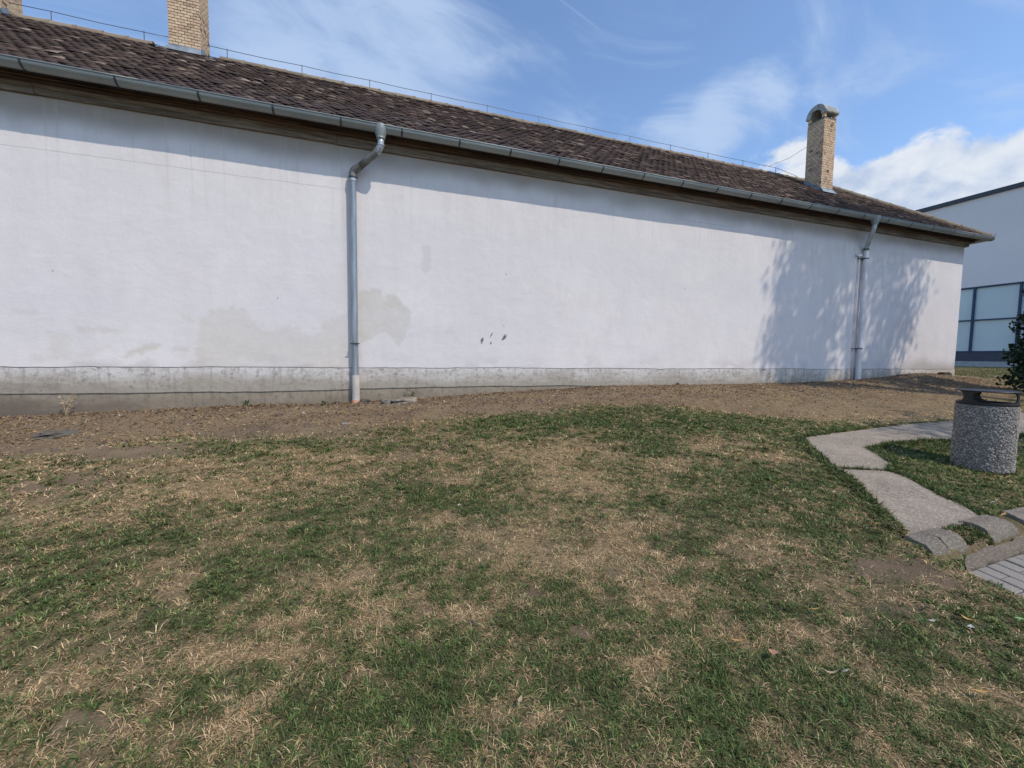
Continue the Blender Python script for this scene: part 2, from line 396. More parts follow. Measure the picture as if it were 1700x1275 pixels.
M['flashing'] = simple('lead_flashing', (0.27, 0.31, 0.34), 0.6, 0.3, 0.25, 7, 0.2, 14)

def make_tile():
    m, nt, b = new_mat('clay_roof_tile')
    co = nd(nt, 'ShaderNodeTexCoord').outputs['Object']
    ge = nd(nt, 'ShaderNodeNewGeometry').outputs['Position']
    r = rnd(nt)
    c = ramp(nt, r, [(0.0, (0.050, 0.034, 0.029)), (0.30, (0.066, 0.044, 0.036)), (0.55, (0.060, 0.042, 0.036)), (0.80, (0.078, 0.051, 0.041)), (0.97, (0.090, 0.060, 0.047)), (0.992, (0.18, 0.13, 0.098)), (1.0, (0.34, 0.26, 0.20))])
    n = noise_n(nt, ge, 9, 6, 0.65).outputs[0]
    c = mixc(nt, mrange(nt, n, 0.45, 0.7, 0, 0.75), c, (0.060, 0.046, 0.042))
    n2 = noise_n(nt, ge, 26, 4, 0.7).outputs[0]
    c = mixc(nt, mrange(nt, n2, 0.62, 0.74, 0, 0.4), c, (0.17, 0.13, 0.105))
    c = mixc(nt, mrange(nt, noise_n(nt, ge, 0.7, 4).outputs[0], 0.4, 0.7, 0, 0.35), c, (0.085, 0.055, 0.05))
    px = nd(nt, 'ShaderNodeSeparateXYZ', {0: ge}).outputs[0]
    c = mixc(nt, mrange(nt, px, 5.0, 14.5, 0, 0.6), c, mixc(nt, r, (0.085, 0.055, 0.042), (0.185, 0.118, 0.082)))
    nt.links.new(c, b.inputs['Base Color']); b.inputs['Roughness'].default_value = 0.9; b.inputs['Specular IOR Level'].default_value = 0.2
    bump(nt, b, n2, 0.5, 0.01)
    return m
M['tile'] = make_tile()
def make_brick(name, cols):
    m, nt, b = new_mat(name)
    ge = nd(nt, 'ShaderNodeNewGeometry').outputs['Position']
    c = ramp(nt, rnd(nt), cols)
    n = noise_n(nt, ge, 24, 5, 0.65).outputs[0]
    c = mixc(nt, mrange(nt, n, 0.5, 0.75, 0, 0.35), c, [q * .45 for q in cols[2][1]])
    nt.links.new(c, b.inputs['Base Color']); b.inputs['Roughness'].default_value = 0.9; b.inputs['Specular IOR Level'].default_value = 0.2
    bump(nt, b, n, 0.4, 0.006)
    return m
M['brick'] = make_brick('yellow_brick', [(0, (0.12, 0.09, 0.07)), (0.035, (0.46, 0.33, 0.22)), (0.25, (0.62, 0.45, 0.29)), (0.6, (0.70, 0.53, 0.35)), (0.86, (0.62, 0.43, 0.285)), (1.0, (0.57, 0.34, 0.25))])
M['tile_edge'] = make_brick('tile_butt', [(0, (0.03, 0.022, 0.018)), (0.60, (0.055, 0.037, 0.03)), (0.82, (0.10, 0.068, 0.052)), (0.94, (0.22, 0.155, 0.115)), (1.0, (0.42, 0.32, 0.25))])
M['mortar'] = simple('mortar', (0.20, 0.165, 0.13), 0.95, 0, 0.3, 20)
M['ridge'] = make_brick('ridge_clay', [(0, (0.20, 0.16, 0.11)), (0.5, (0.29, 0.24, 0.17)), (1.0, (0.24, 0.17, 0.12))])
M['cap'] = simple('chimney_cap_concrete', (0.42, 0.405, 0.375), 0.9, 0, 0.35, 8, 0.5, 30, 0.2)

def make_ground():
    m, nt, b = new_mat('soil_and_thatch')
    co = nd(nt, 'ShaderNodeTexCoord').outputs['Object']
    at = nd(nt, 'ShaderNodeSeparateColor', {0: nd(nt, 'ShaderNodeAttribute', attribute_name='cover').outputs['Color']})
    n1 = noise_n(nt, co, 3, 6, 0.6).outputs[0]; n2 = noise_n(nt, co, 30, 5, 0.7).outputs[0]; n3 = noise_n(nt, co, 120, 3, 0.7).outputs[0]
    soil = mixc(nt, mrange(nt, n1, 0.3, 0.7), (0.16, 0.112, 0.07), (0.265, 0.19, 0.125))
    soil = mixc(nt, mrange(nt, n3, 0.52, 0.68, 0, 0.65), soil, (0.33, 0.255, 0.18))
    thatch = mixc(nt, mrange(nt, n2, 0.35, 0.68), (0.165, 0.112, 0.058), (0.39, 0.285, 0.155))
    thatch = mixc(nt, mrange(nt, n3, 0.5, 0.66, 0, 0.6), thatch, (0.52, 0.40, 0.235))
    turf = mixc(nt, mrange(nt, n2, 0.35, 0.68), (0.030, 0.040, 0.016), (0.080, 0.092, 0.036))
    c = mixc(nt, at.outputs[1], turf, thatch)
    c = mixc(nt, at.outputs[2], c, soil)
    nl = noise_n(nt, co, 1.1, 5, 0.65, 0.4).outputs[0]
    c = mixc(nt, mrange(nt, nl, 0.48, 0.68, 0, 0.5), c, (0.115, 0.082, 0.06))
    nt.links.new(c, b.inputs['Base Color']); b.inputs['Roughness'].default_value = 0.95; b.inputs['Specular IOR Level'].default_value = 0.1
    bump(nt, b, math_n(nt, 'ADD', n2, math_n(nt, 'MULTIPLY', n3, 0.6)), 0.8, 0.02)
    return m
M['ground'] = make_ground()

def make_leafy(name, attr=None, col=None, trans=0.3, rough=0.6):
    m, nt, b = new_mat(name)
    if attr: c = nd(nt, 'ShaderNodeAttribute', attribute_name=attr).outputs['Color']
    else: c = ramp(nt, rnd(nt), col)
    nt.links.new(c, b.inputs['Base Color']); b.inputs['Roughness'].default_value = rough; b.inputs['Specular IOR Level'].default_value = 0.25
    t = nd(nt, 'ShaderNodeBsdfTranslucent', {'Color': c})
    mx = nd(nt, 'ShaderNodeMixShader', {0: trans, 1: b.outputs[0], 2: t.outputs[0]})
    nt.links.new(mx.outputs[0], nt.nodes['Material Output'].inputs[0])
    return m
M['grass'] = make_leafy('grass_blades', attr='Col', trans=0.22)
M['litter'] = make_leafy('leaf_litter', attr='Col', trans=0.1, rough=0.85)
M['leaf'] = make_leafy('tree_leaf', col=[(0, (0.035, 0.07, 0.02)), (0.6, (0.06, 0.11, 0.03)), (1, (0.09, 0.14, 0.04))])
M['conifer'] = make_leafy('dark_shrub_leaf', col=[(0, (0.012, 0.026, 0.014)), (0.6, (0.022, 0.045, 0.022)), (1, (0.04, 0.07, 0.03))], trans=0.12, rough=0.45)
M['bark'] = simple('bark', (0.15, 0.115, 0.09), 0.95, 0, 0.4, 6, 0.9, 14, 0.1, (3, 3, 0.6), 0.03)

def make_conc(name, a, b_, agg, scale=140.0):
    m, nt, b = new_mat(name)
    co = nd(nt, 'ShaderNodeTexCoord').outputs['Object']
    n1 = noise_n(nt, co, 2.5, 6, 0.62).outputs[0]; n2 = noise_n(nt, co, scale, 3, 0.7).outputs[0]; n3 = noise_n(nt, co, 25, 4, 0.65).outputs[0]
    c = mixc(nt, mrange(nt, n1, 0.35, 0.65), a, b_)
    c = mixc(nt, mrange(nt, noise_n(nt, co, 7, 6, 0.7).outputs[0], 0.5, 0.68, 0, 0.5), c, [k * 0.7 for k in a])
    c = mixc(nt, mrange(nt, n2, 0.50, 0.62, 0, 0.8), c, agg)
    c = mixc(nt, mrange(nt, n3, 0.58, 0.75, 0, 0.45), c, [k * 0.6 for k in a])
    nt.links.new(c, b.inputs['Base Color']); b.inputs['Roughness'].default_value = 0.92; b.inputs['Specular IOR Level'].default_value = 0.2
    bump(nt, b, math_n(nt, 'ADD', n2, n3), 0.5, 0.006)
    return m
M['path'] = make_conc('path_concrete', (0.205, 0.17, 0.132), (0.30, 0.247, 0.193), (0.44, 0.37, 0.29), 60)
M['kerb'] = make_conc('kerb_concrete', (0.135, 0.115, 0.09), (0.215, 0.182, 0.145), (0.33, 0.285, 0.23), 90)
M['paver'] = make_conc('grey_paver', (0.215, 0.19, 0.165), (0.285, 0.255, 0.222), (0.36, 0.325, 0.28), 110)
M['border'] = make_conc('dirty_border', (0.14, 0.112, 0.083), (0.20, 0.162, 0.122), (0.28, 0.23, 0.175), 70)
M['joint'] = simple('joint_sand', (0.11, 0.095, 0.075), 0.95, 0, 0.3, 20)
M['rock'] = simple('broken_concrete', (0.25, 0.21, 0.17), 0.95, 0, 0.35, 9, 0.7, 35, 0.15)
M['bin_core'] = simple('bin_cement', (0.21, 0.185, 0.165), 0.95, 0, 0.3, 40)
def make_pebble():
    m, nt, b = new_mat('bin_pebble')
    c = ramp(nt, rnd(nt), [(0, (0.16, 0.14, 0.12)), (0.35, (0.29, 0.255, 0.22)), (0.7, (0.42, 0.37, 0.32)), (0.93, (0.56, 0.50, 0.44)), (1, (0.68, 0.62, 0.55))])
    nt.links.new(c, b.inputs['Base Color']); b.inputs['Roughness'].default_value = 0.7
    return m
M['pebble'] = make_pebble()
M['lid'] = simple('black_painted_metal', (0.022, 0.020, 0.020), 0.5, 0, 0.25, 20, 0.08, 80, 0.45)
M['render'] = simple('white_render', (0.83, 0.78, 0.76), 0.9, 0, 0.035, 0.5, 0.1, 40)
M['trim'] = simple('dark_roof_trim', (0.055, 0.065, 0.085), 0.5, 0, 0.1)
M['blue'] = simple('blue_frame', (0.02, 0.05, 0.12), 0.45, 0, 0.1)
M['dark_base'] = simple('dark_plinth_panel', (0.07, 0.075, 0.10), 0.6, 0, 0.1)
M['hall_kerb'] = simple('pale_kerb', (0.42, 0.41, 0.40), 0.9, 0, 0.1)
def make_pane():
    m, nt, b = new_mat('hall_pane')
    co = nd(nt, 'ShaderNodeTexCoord').outputs['Object']
    n = noise_n(nt, co, 0.6, 3).outputs[0]
    nt.links.new(mixc(nt, mrange(nt, n, 0.3, 0.7), (0.50, 0.60, 0.61), (0.60, 0.68, 0.68)), b.inputs['Base Color'])
    b.inputs['Roughness'].default_value = 0.22; b.inputs['Specular IOR Level'].default_value = 0.6
    bump(nt, b, noise_n(nt, co, 1.6, 2).outputs[0], 0.05, 0.05)
    return m
M['pane'] = make_pane()
M['paper'] = simple('paper_scrap', (0.50, 0.49, 0.45), 0.8, 0, 0.1)

# ------------------------------------------------------------------ ground shape and cover
def sstep(a, b, x):
    t = np.clip((x - a) / (b - a), 0, 1); return t * t * (3 - 2 * t)
def zw(x):
    return np.interp(x, [-9, -4.5, -1.6, -.3, 1.3, 2.4, 4.2, 9, 11.5, 15.6, 28, 60], [.70, .714, .80, .80, .87, .927, 1.01, 1.02, 1.07, 1.14, 1.40, 1.55])
def zg(x, y):
    return zw(x) + 0.115 * np.clip(y, -8, 0) - .05 * sstep(3.15, 3.5, x) * sstep(-5.38, -5.52, y)
PATH_A = [(12.5, -3.15), (8.38, -3.27), (7.21, -3.28), (6.29, -3.36), (5.55, -3.42), (4.93, -3.49), (4.71, -3.72), (4.45, -4.02), (4.20, -4.322), (4.655, -4.475), (4.93, -4.37), (5.04, -4.25), (5.28, -3.95), (5.81, -3.88), (6.81, -3.93), (8.5, -3.98), (12.5, -4.05)]
PATH_B = [(4.19, -4.335), (4.07, -4.58), (3.86, -4.82), (3.69, -5.02), (3.52, -5.22), (3.42, -5.315), (4.24, -5.315), (4.33, -5.23), (4.44, -4.98), (4.55, -4.82), (4.65, -4.65), (4.67, -4.49)]
PAVE = [(3.40, -5.60), (6.6, -5.60), (6.6, -7.6), (3.40, -7.6)]
BORDER = [(3.62, -5.50), (6.6, -5.50), (6.6, -5.60), (3.40, -5.60)]
def hard(x, y):
    return inpoly(x, y, PATH_A) | inpoly(x, y, PATH_B) | inpoly(x, y, PAVE) | inpoly(x, y, BORDER)
GREEN=[(2.536,-2.081,0.74,-0.376,-0.589,-1.831),(4.089,-2.577,0.737,-0.669,-0.382,-2.229),(4.745,-2.94,1.168,-1.339,-0.449,-2.696),(2.932,-3.21,1.786,-1.352,-0.802,-2.362),(4.445,-4.064,2.219,-3.261,-0.349,-1.812),(3.659,-4.918,2.366,-3.98,-0.764,-2.522),(3.347,-4.346,1.264,-1.542,-0.572,-1.778),(2.421,-4.604,1.736,-1.692,-1.107,-3.258),(0.273,-3.693,1.771,-0.15,-0.759,-2.365),(-0.474,-3.926,2.217,0.32,-0.898,-3.029),(-0.677,-4.29,2.664,0.626,-1.356,-5.145),(-1.494,-2.168,3.196,0.958,-1.031,-4.773),(-0.913,-2.092,2.867,0.512,-0.897,-5.373),(-1.774,-3.882,2.987,1.633,-1.386,-4.804),(-1.635,-4.31,5.32,3.082,-1.287,-5.196),(0.067,-4.385,4.621,-0.141,-1.604,-4.721),(0.19,-4.67,5.952,-0.503,-1.553,-5.587),(0.795,-5.321,2.477,-1.126,-1.746,-5.609),(0.165,-5.498,3.421,-0.384,-2.143,-6.31),(-0.306,-5.37,6.237,1.042,-2.911,-8.57),(0.83,-5.693,4.704,-2.821,-3.208,-9.445),(0.964,-5.876,2.583,-2.07,-4.026,-11.851),(1.567,-5.806,2.963,-3.613,-2.292,-6.747),(1.562,-5.985,2.109,-2.984,-2.847,-7.664),(2.274,-5.887,1.962,-3.685,-2.002,-5.894),(2.72,-5.848,2.895,-6.284,-3.201,-9.424),(1.898,-5.23,3.771,-3.853,-2.293,-6.751),(5.395,-4.338,1.644,-3.231,-0.396,-1.815),(4.712,-5.013,1.933,-4.395,-1.022,-4.142),(1.853,-5.469,4.071,-4.645,-2.913,-8.577),(2.45,-6.106,3.802,-9.369,-3.56,-10.482),(-1.34,-3.872,3.187,1.306,-1.27,-5.033),(0.648,-4.816,4.643,-1.348,-2.141,-6.304),(0.731,-4.04,3.569,-0.871,-1.46,-4.3),(18.085,0.189,0.516,-1.282,-0.35,-1.031),(5.711,-3.43,1.459,-2.281,-0.689,-4.106),(-1.082,-4.5,3.604,1.478,-2.101,-7.635),(-0.732,-5.118,6.27,2.257,-3.733,-13.155),(-0.849,-5.279,9.838,4.512,-4.596,-18.092),(1.952,-6.233,3.524,-8.017,-5.372,-15.816),(1.809,-4.819,4.167,-3.325,-2.467,-7.262),(2.904,-5.032,2.83,-3.988,-1.782,-5.247)]
DRY=[(1.673,-3.09,1.467,-0.617,-0.844,-2.486),(1.72,-3.804,2.097,-1.104,-1.235,-3.635),(3.622,-3.371,2.584,-2.521,-1.338,-3.94),(3.878,-3.945,2.412,-2.973,-1.565,-5.125),(2.855,-3.777,2.304,-1.989,-2.14,-6.301),(0.445,-4.133,4.249,-0.658,-2.671,-7.862),(0.824,-4.495,3.182,-1.025,-1.816,-5.971),(0.884,-4.78,3.041,-1.178,-2.292,-6.747),(1.363,-4.805,2.717,-1.63,-1.784,-5.253),(1.439,-5.233,3.676,-2.858,-2.139,-6.297),(1.042,-5.395,7.681,-4.758,-4.591,-13.516),(1.624,-4.608,3.435,-2.251,-2.909,-8.564),(-1.447,-3.136,1.908,0.688,-1.232,-5.314),(-2.244,-3.023,2.575,1.406,-1.424,-4.821),(-1.829,-3.493,2.796,1.404,-2.395,-9.024),(-0.743,-4.902,8.854,2.938,-2.972,-11.487),(-0.554,-5.306,15.158,4.521,-7.99,-23.522),(-1.082,-4.903,7.146,3.47,-3.626,-13.041),(-0.055,-5.297,15.437,0.347,-8.065,-23.743),(0.481,-5.701,8.677,-3.05,-4.741,-19.213),(0.339,-5.007,5.469,-0.927,-3.574,-10.521),(2.379,-5.097,3.233,-3.866,-2.472,-7.278),(2.476,-5.405,3.669,-5.377,-3.205,-9.437),(1.875,-5.678,5.121,-6.82,-3.578,-10.533),(1.549,-5.673,6.342,-6.969,-5.372,-15.815),(2.171,-6.17,2.56,-5.969,-5.335,-15.705),(3.157,-5.595,2.886,-6.092,-4.023,-11.843),(2.454,-5.578,4.198,-6.793,-4.011,-11.808),(-0.197,-4.592,6.439,0.466,-3.572,-10.516),(0.02,-5.026,7.319,-0.127,-4.584,-13.496),(1.805,-5.887,9.265,-13.848,-8.014,-23.593),(0.706,-3.47,4.128,-0.821,-2.674,-7.872),(-0.452,-5.055,7.247,1.54,-3.6,-13.261),(8.009,-2.853,0.4,-0.757,-0.483,-2.709),(11.305,-1.737,0.39,-0.824,-0.266,-1.498),(-2.145,-2.443,1.427,0.652,-1.582,-6.038),(-0.113,-2.599,0.958,0.021,-1.889,-5.902),(-0.454,-4.8,6.338,1.196,-4.317,-15.456),(1.042,-5.628,6.738,-4.836,-6.429,-18.927),(-0.498,-3.102,2.972,0.359,-2.193,-7.816),(1.814,-5.086,3.712,-3.367,-3.21,-9.45),(-0.998,-4.381,6.085,2.186,-3.394,-14.981)]
BARE=[(2.924,-5.452,2.127,-3.788,-3.567,-10.5),(3.051,-5.59,4.443,-9.076,-5.377,-15.831),(0.775,-5.06,13.364,-5.179,-8.032,-23.645),(0.902,-5.358,12.673,-6.706,-8.084,-23.8),(0.279,-5.008,20.899,-2.938,-10.74,-31.618),(-1.043,-5.265,15.992,8.948,-4.306,-21.527),(-1.113,-5.125,26.813,14.713,-15.845,-46.646),(-2.546,-2.74,4.556,2.643,-3.453,-11.471),(-2.272,-2.611,4.977,2.5,-3.023,-10.212),(-2.397,-1.891,1.579,0.722,-1.036,-3.664),(-1.157,-1.447,1.016,0.205,-0.504,-2.688),(1.549,-1.068,0.769,-0.199,-0.944,-2.779),(-3.45,-1.426,3.565,2.158,-0.675,-2.751),(1.274,-5.019,15.724,-9.793,-6.468,-19.041),(2.549,-5.663,10.267,-18.082,-7.379,-36.951),(3.694,-0.918,0.318,-0.191,-0.433,-2.99),(3.786,-5.48,3.665,-8.629,-5.366,-15.798)]

def lobes(x, y, L):
    t = np.zeros(np.shape(x))
    for (cx, cy, a, b, c, d) in L:
        u = a * (x - cx) + b * (y - cy); v = c * (x - cx) + d * (y - cy)
        t = np.maximum(t, np.exp(-0.9 * (u * u + v * v)))
    return t
def cover(x, y):
    """green share and bare share of the lawn"""
    n1 = fbm(x * 1.3, y * 1.3, 4, 21); n2 = fbm(x * 6, y * 6, 4, 31); n3 = fbm(x * 18, y * 18, 2, 41)
    wx = x + (n1 - .5) * .35 + (n2 - .5) * .22; wy = y + (fbm(x * 1.3 + 9, y * 1.3, 4, 51) - .5) * .35 + (fbm(x * 6, y * 6 + 5, 3, 61) - .5) * .22
    G = lobes(wx, wy, GREEN); D = lobes(wx, wy, DRY); B = lobes(wx, wy, BARE)
    g = 0.50 + 0.36 * G - 0.52 * D + (n1 - .5) * 0.35 + (n2 - .5) * 0.7 + (n3 - .5) * .9 + .12 * sstep(-4.6, -5.6, y)
    yb = np.interp(x, [-9, -3.4, -2, -.1, 1.4, 2.0, 3.26, 4.5, 5.0, 6, 9, 15, 18], [-1.75, -1.7, -1.5, -1.5, -1.35, -1.45, -1.35, -1.75, -2.2, -2.6, -2.9, -1.6, 2.0])
    strip = sstep(-.45, .45, wy - yb + (n3 - .5) * .5)
    g = g * (1 - strip * .97)
    bare_strip = strip * np.interp(x, [4, 6.5, 14, 18], [.72, .5, .5, 0])
    bare = np.clip(np.maximum(bare_strip + (n2 - .5) * .5 * strip, B * 1.15 + (n2 - .5) * .35 * (B > .15)), 0, 1)
    g = np.where(x > 16.5, np.maximum(g, .62 + (n2 - .5)), g); bare = np.where(x > 16.5, bare * .2, bare)
    heap = np.exp(-((x - 13.4) / 1.5) ** 2 - ((y + .4) / .6) ** 2); bare = np.clip(bare + heap, 0, 1)
    return np.clip(g, 0, 1), bare, strip
def axis(lo, hi, step, out):
    a = list(np.arange(lo, hi + 1e-6, step)); s = step; p = lo; left = []
    while p > -out: s *= 1.5; p -= s; left.append(p)
    s = step; p = a[-1]; right = []
    while p < out: s *= 1.5; p += s; right.append(p)
    return np.array(left[::-1] + a + right)
def ground_z(x, y):
    h = zg(x, y)
    n = (fbm(x * .9, y * .9, 3, 71) - .5) * .05 + (fbm(x * 7, y * 7, 3, 81) - .5) * .022
    fade = sstep(25, 12, np.abs(x)) * sstep(-14, -8, y)
    clod = fbm(x * 11, y * 11, 4, 85, .6) - .5
    yb_ = np.interp(x, [-9, 4, 6, 15, 18], [-1.5, -1.5, -2.4, -1.8, 0]); h = h + clod * .055 * sstep(-.3, .4, y - yb_) * sstep(.3, -.1, y) * fade
    near_wall = np.exp(-((y + .12) / .16) ** 2)
    h = h + n * fade * (1 - .6 * near_wall)
    h = h + .17 * np.exp(-((x - 13.6) / 1.25) ** 2 - ((y + .35) / .5) ** 2)      # heap of soil by the far corner
    h = h + .05 * np.exp(-((x - 11.6) / .6) ** 2 - ((y + .4) / .4) ** 2)
    h = np.where(hard(x, y), zg(x, y) - .035, h)
    return h
gx = axis(-7, 17, .05, 900); gy = axis(-7.4, .25, .05, 900)
GX, GY = np.meshgrid(gx, gy)
me = grid_mesh('ground', GX, GY, ground_z(GX, GY))
g_, b_, s_ = cover(GX.ravel(), GY.ravel())
far = (np.abs(GX.ravel()) > 30) | (np.abs(GY.ravel()) > 20)
dry = np.clip(1 - g_ * .9, 0, 1)
point_attr(me, 'cover', np.stack([g_, np.where(far, .4, dry), np.where(far, 0, b_), np.ones_like(g_)], -1))
smooth(me); me.materials.append(M['ground'])
tag(link(bpy.data.objects.new('ground', me)), kind='structure')
# ------------------------------------------------------------------ path and pavement
def slab(name, P, mat, parent, top=.012, thick=.07, seed=0):
    rr = random.Random(seed); Q = []
    for i in range(len(P)):                              # ragged outline
        a = Vector(P[i]); b = Vector(P[(i + 1) % len(P)]); n = max(1, int((b - a).length / .09))
        for k in range(n):
            p = a.lerp(b, k / n)
            Q.append((p.x + rr.uniform(-.012, .012), p.y + rr.uniform(-.012, .012)))
    bm = bmesh.new()
    vs = [bm.verts.new((x, y, float(zg(x, y)) + top)) for x, y in Q]
    f = bm.faces.new(vs); bmesh.ops.recalc_face_normals(bm, faces=[f])
    if f.normal.z < 0: f.normal_flip()
    r = bmesh.ops.extrude_face_region(bm, geom=[f])
    bmesh.ops.translate(bm, verts=[v for v in r['geom'] if isinstance(v, bmesh.types.BMVert)], vec=(0, 0, -thick))
    bmesh.ops.triangulate(bm, faces=list(bm.faces)); bmesh.ops.recalc_face_normals(bm, faces=bm.faces)
    m = bpy.data.meshes.new(name); bm.to_mesh(m); bm.free(); m.materials.append(mat)
    return link(bpy.data.objects.new(name, m), parent)
path = tag(empty('path', (5, -4, .5)), kind='structure')
def keep(o, p):
    o.parent = p; o.matrix_parent_inverse = Matrix.Translation(p.location).inverted(); return o
keep(slab('slab', PATH_A, M['path'], None, seed=1), path)
keep(slab('slab', PATH_B, M['path'], None, seed=2, top=.010), path)

pave = slab('pavement', PAVE, M['joint'], None, top=-.028, thick=.05, seed=3); tag(pave, kind='structure')
slab('paving_border', BORDER, M['border'], pave, top=.004, thick=.06, seed=4)
pv = None; k = 0
for i in range(27):
    for j in range(9):
        x = 3.455 + i * .102; y = -5.705 - j * .203 - (.1 if i % 2 else 0)
        if i % 2 and j == 8: continue
        half = i % 2 and j == 0
        if pv is None:
            b = MB(); w, l, h = .0485, .099, .03; e = .004
            b.add([(-w, -l, -h), (w, -l, -h), (w, l, -h), (-w, l, -h), (-w, -l, -e), (w, -l, -e), (w, l, -e), (-w, l, -e),
                   (-w + e, -l + e, 0), (w - e, -l + e, 0), (w - e, l - e, 0), (-w + e, l - e, 0)],
                  [(0, 1, 5, 4), (1, 2, 6, 5), (2, 3, 7, 6), (3, 0, 4, 7), (4, 5, 9, 8), (5, 6, 10, 9), (6, 7, 11, 10), (7, 4, 8, 11), (8, 9, 10, 11)])
            o = pv = b.obj('paver', M['paver'], pave)
        else:
            o = pv.copy(); link(o, pave)
        o.location = (x + random.uniform(-.001, .001), y, float(zg(x, y)) - .002 + random.uniform(-.003, .003))
        if half:
            o2 = pv.copy(); link(o2, pave); y2 = -5.6545; o2.scale = (1, .49, 1); o2.location = (x, y2, float(zg(x, y2)) - .003); o2.rotation_euler = (math.atan(.115), 0, 0)
        o.rotation_euler = (math.atan(.115) + random.uniform(-.01, .01), random.uniform(-.012, .012), random.uniform(-.008, .008))

def kerbstone(x0, x1, label, seed, tilt=0.0, cut=0.0):
    rr = random.Random(seed); prof = [(-.02, .02), (0, .022), (.03, .021)]
    for a in range(0, 91, 10):
        prof.append((.045 + .105 * math.sin(math.radians(a)), -.085 + .107 * math.cos(math.radians(a))))
    prof += [(.153, -.20), (-.02, -.20)]
    n = 7; b = MB(); xs = [x0 + (x1 - x0) * i / n for i in range(n + 1)]
    k = len(prof); v = []; f = []
    for x in xs:
        for (t, z) in prof:
            q = mnoise.noise(Vector((x * 9 + seed, t * 12, z * 12))) * .012 + mnoise.noise(Vector((x * 40 + seed, t * 40, z * 40))) * .007
            yy = -5.322 - t - q
            v.append((x - cut * t + rr.uniform(-.002, .002), yy, float(zg(x, -5.32)) + z + q + tilt * (x - x0)))
    for i in range(n):
        for j in range(k):
            f.append((i * k + j, (i + 1) * k + j, (i + 1) * k + (j + 1) % k, i * k + (j + 1) % k))
    f.append(tuple(range(k))); f.append(tuple(n * k + j for j in range(k - 1, -1, -1)))
    b.add(v, f)
    o = b.obj('kerb_stone', M['kerb'], None, auto=40)
    return tag(o, label, 'kerb stone', 'worn kerb stones at the foot of the path')
kerbstone(3.37, 3.535, 'left end of the cracked rounded kerb stone, beside the lawn', 1, 0, -.10)
kerbstone(3.545, 3.74, 'right half of the cracked kerb stone, beside the grassy gap', 2, -.02, -.10)
kerbstone(4.02, 4.33, 'rounded kerb stone right of the grassy gap, below the path corner', 3, .0, -.05)
kerbstone(4.52, 5.1, 'kerb stone cut by the right picture edge, below the litter bin', 4)

# ------------------------------------------------------------------ the long white building
house = tag(empty('long_building', (0, 0, 0)), 'long white plastered building with dark tiled roof and grey gutter', 'building')
X0, X1, DEP = -9.0, 15.62, 5.0
def wall_grid(name, z0f, z1f, y, nx, nz, mat, parent):
    xs = np.concatenate([np.arange(X0, -4.8, .3), np.linspace(-4.8, X1, nx)])
    zb = z0f(xs); zt = z1f(xs); t = np.linspace(0, 1, nz)[:, None]
    Z = zb[None] * (1 - t) + zt[None] * t; X = np.repeat(xs[None], nz, 0)
    Yv = y + (fbm(X * .8, Z * .8, 3, 91) - .5) * .012 + (fbm(X * 4, Z * 4, 3, 95) - .5) * .004
    m = grid_mesh(name, X, Yv, Z); smooth(m); m.materials.append(mat)
    return link(bpy.data.objects.new(name, m), parent), X.ravel(), Z.ravel()
jag = lambda xs, s: (fbm(xs * 1.2, xs * 0 + s, 6, 17, .65) - .5) * .045
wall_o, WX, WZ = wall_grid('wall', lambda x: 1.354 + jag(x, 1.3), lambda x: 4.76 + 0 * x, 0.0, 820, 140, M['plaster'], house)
def soft(P, warp=.05, f=7, seed=0):
    f = f * 1.6; warp = warp * .9
    acc = 0
    for dx, dz in ((0, 0), (.012, .01), (-.012, .012), (.01, -.012), (-.012, -.01)):
        x = WX + dx; z = WZ + dz
        acc = acc + inpoly(x + (fbm(x * f, z * f, 4, seed) - .5) * warp * 2 + (vn(x * 3, z * 28, seed) - .5) * warp * 1.6, z + (fbm(x * f + 40, z * f, 4, seed + 5) - .5) * warp * 2 + (vn(x * 22, z * 2, seed + 3) - .5) * warp * 2.4, P)
    return acc / 5.0
R_ = np.zeros_like(WX)
R_ = np.maximum(R_, soft([(-2.43, 1.30), (-2.37, 1.78), (-2.25, 2.08), (-2.01, 2.22), (-1.69, 2.2), (-1.64, 1.93), (-1.42, 1.82), (-1.18, 1.99), (-0.85, 1.8), (-0.68, 2.05), (-0.35, 2.25), (-0.2, 2.2), (-0.2, 1.30)], .045, 6, 3) * .75)
R_ = np.maximum(R_, soft([(-0.20, 2.55), (0.12, 2.59), (0.16, 2.46), (0.31, 2.52), (0.59, 2.3), (0.57, 2.0), (0.42, 1.7), (0.21, 1.92), (-0.20, 1.72)], .03, 9, 6))
for P, a in (([(-4.3, 2.09), (-4.06, 2.06), (-4.06, 1.99), (-4.3, 2.0)], .5), ([(-3.98, 1.80), (-3.74, 1.78), (-3.76, 1.45), (-3.95, 1.48)], .5), ([(-3.68, 1.87), (-3.2, 1.86), (-3.2, 1.79), (-3.66, 1.8)], .7),
             ([(-3.24, 1.50), (-2.86, 1.72), (-2.78, 1.66), (-2.82, 1.60), (-3.2, 1.45)], .85), ([(-3.75, 1.53), (-3.3, 1.66), (-3.3, 1.6), (-3.7, 1.46)], .4), ([(-2.66, 1.62), (-2.46, 1.62), (-2.46, 1.52), (-2.66, 1.54)], .6),
             ([(-2.55, 2.05), (-2.4, 2.1), (-2.42, 1.95)], .5), ([(1.18, 2.0), (1.30, 2.05), (1.32, 1.9), (1.2, 1.9)], .6)):
    R_ = np.maximum(R_, soft(P, .03, 9, 12) * a)
G2 = np.maximum(soft([(0.79, 3.36), (0.93, 3.35), (0.945, 2.92), (0.80, 2.93)], .03, 11, 15) * .8, soft([(0.12, 1.42), (0.18, 1.62), (0.5, 1.6), (0.63, 1.46), (.55, 1.40)], .04, 10, 18) * .42)
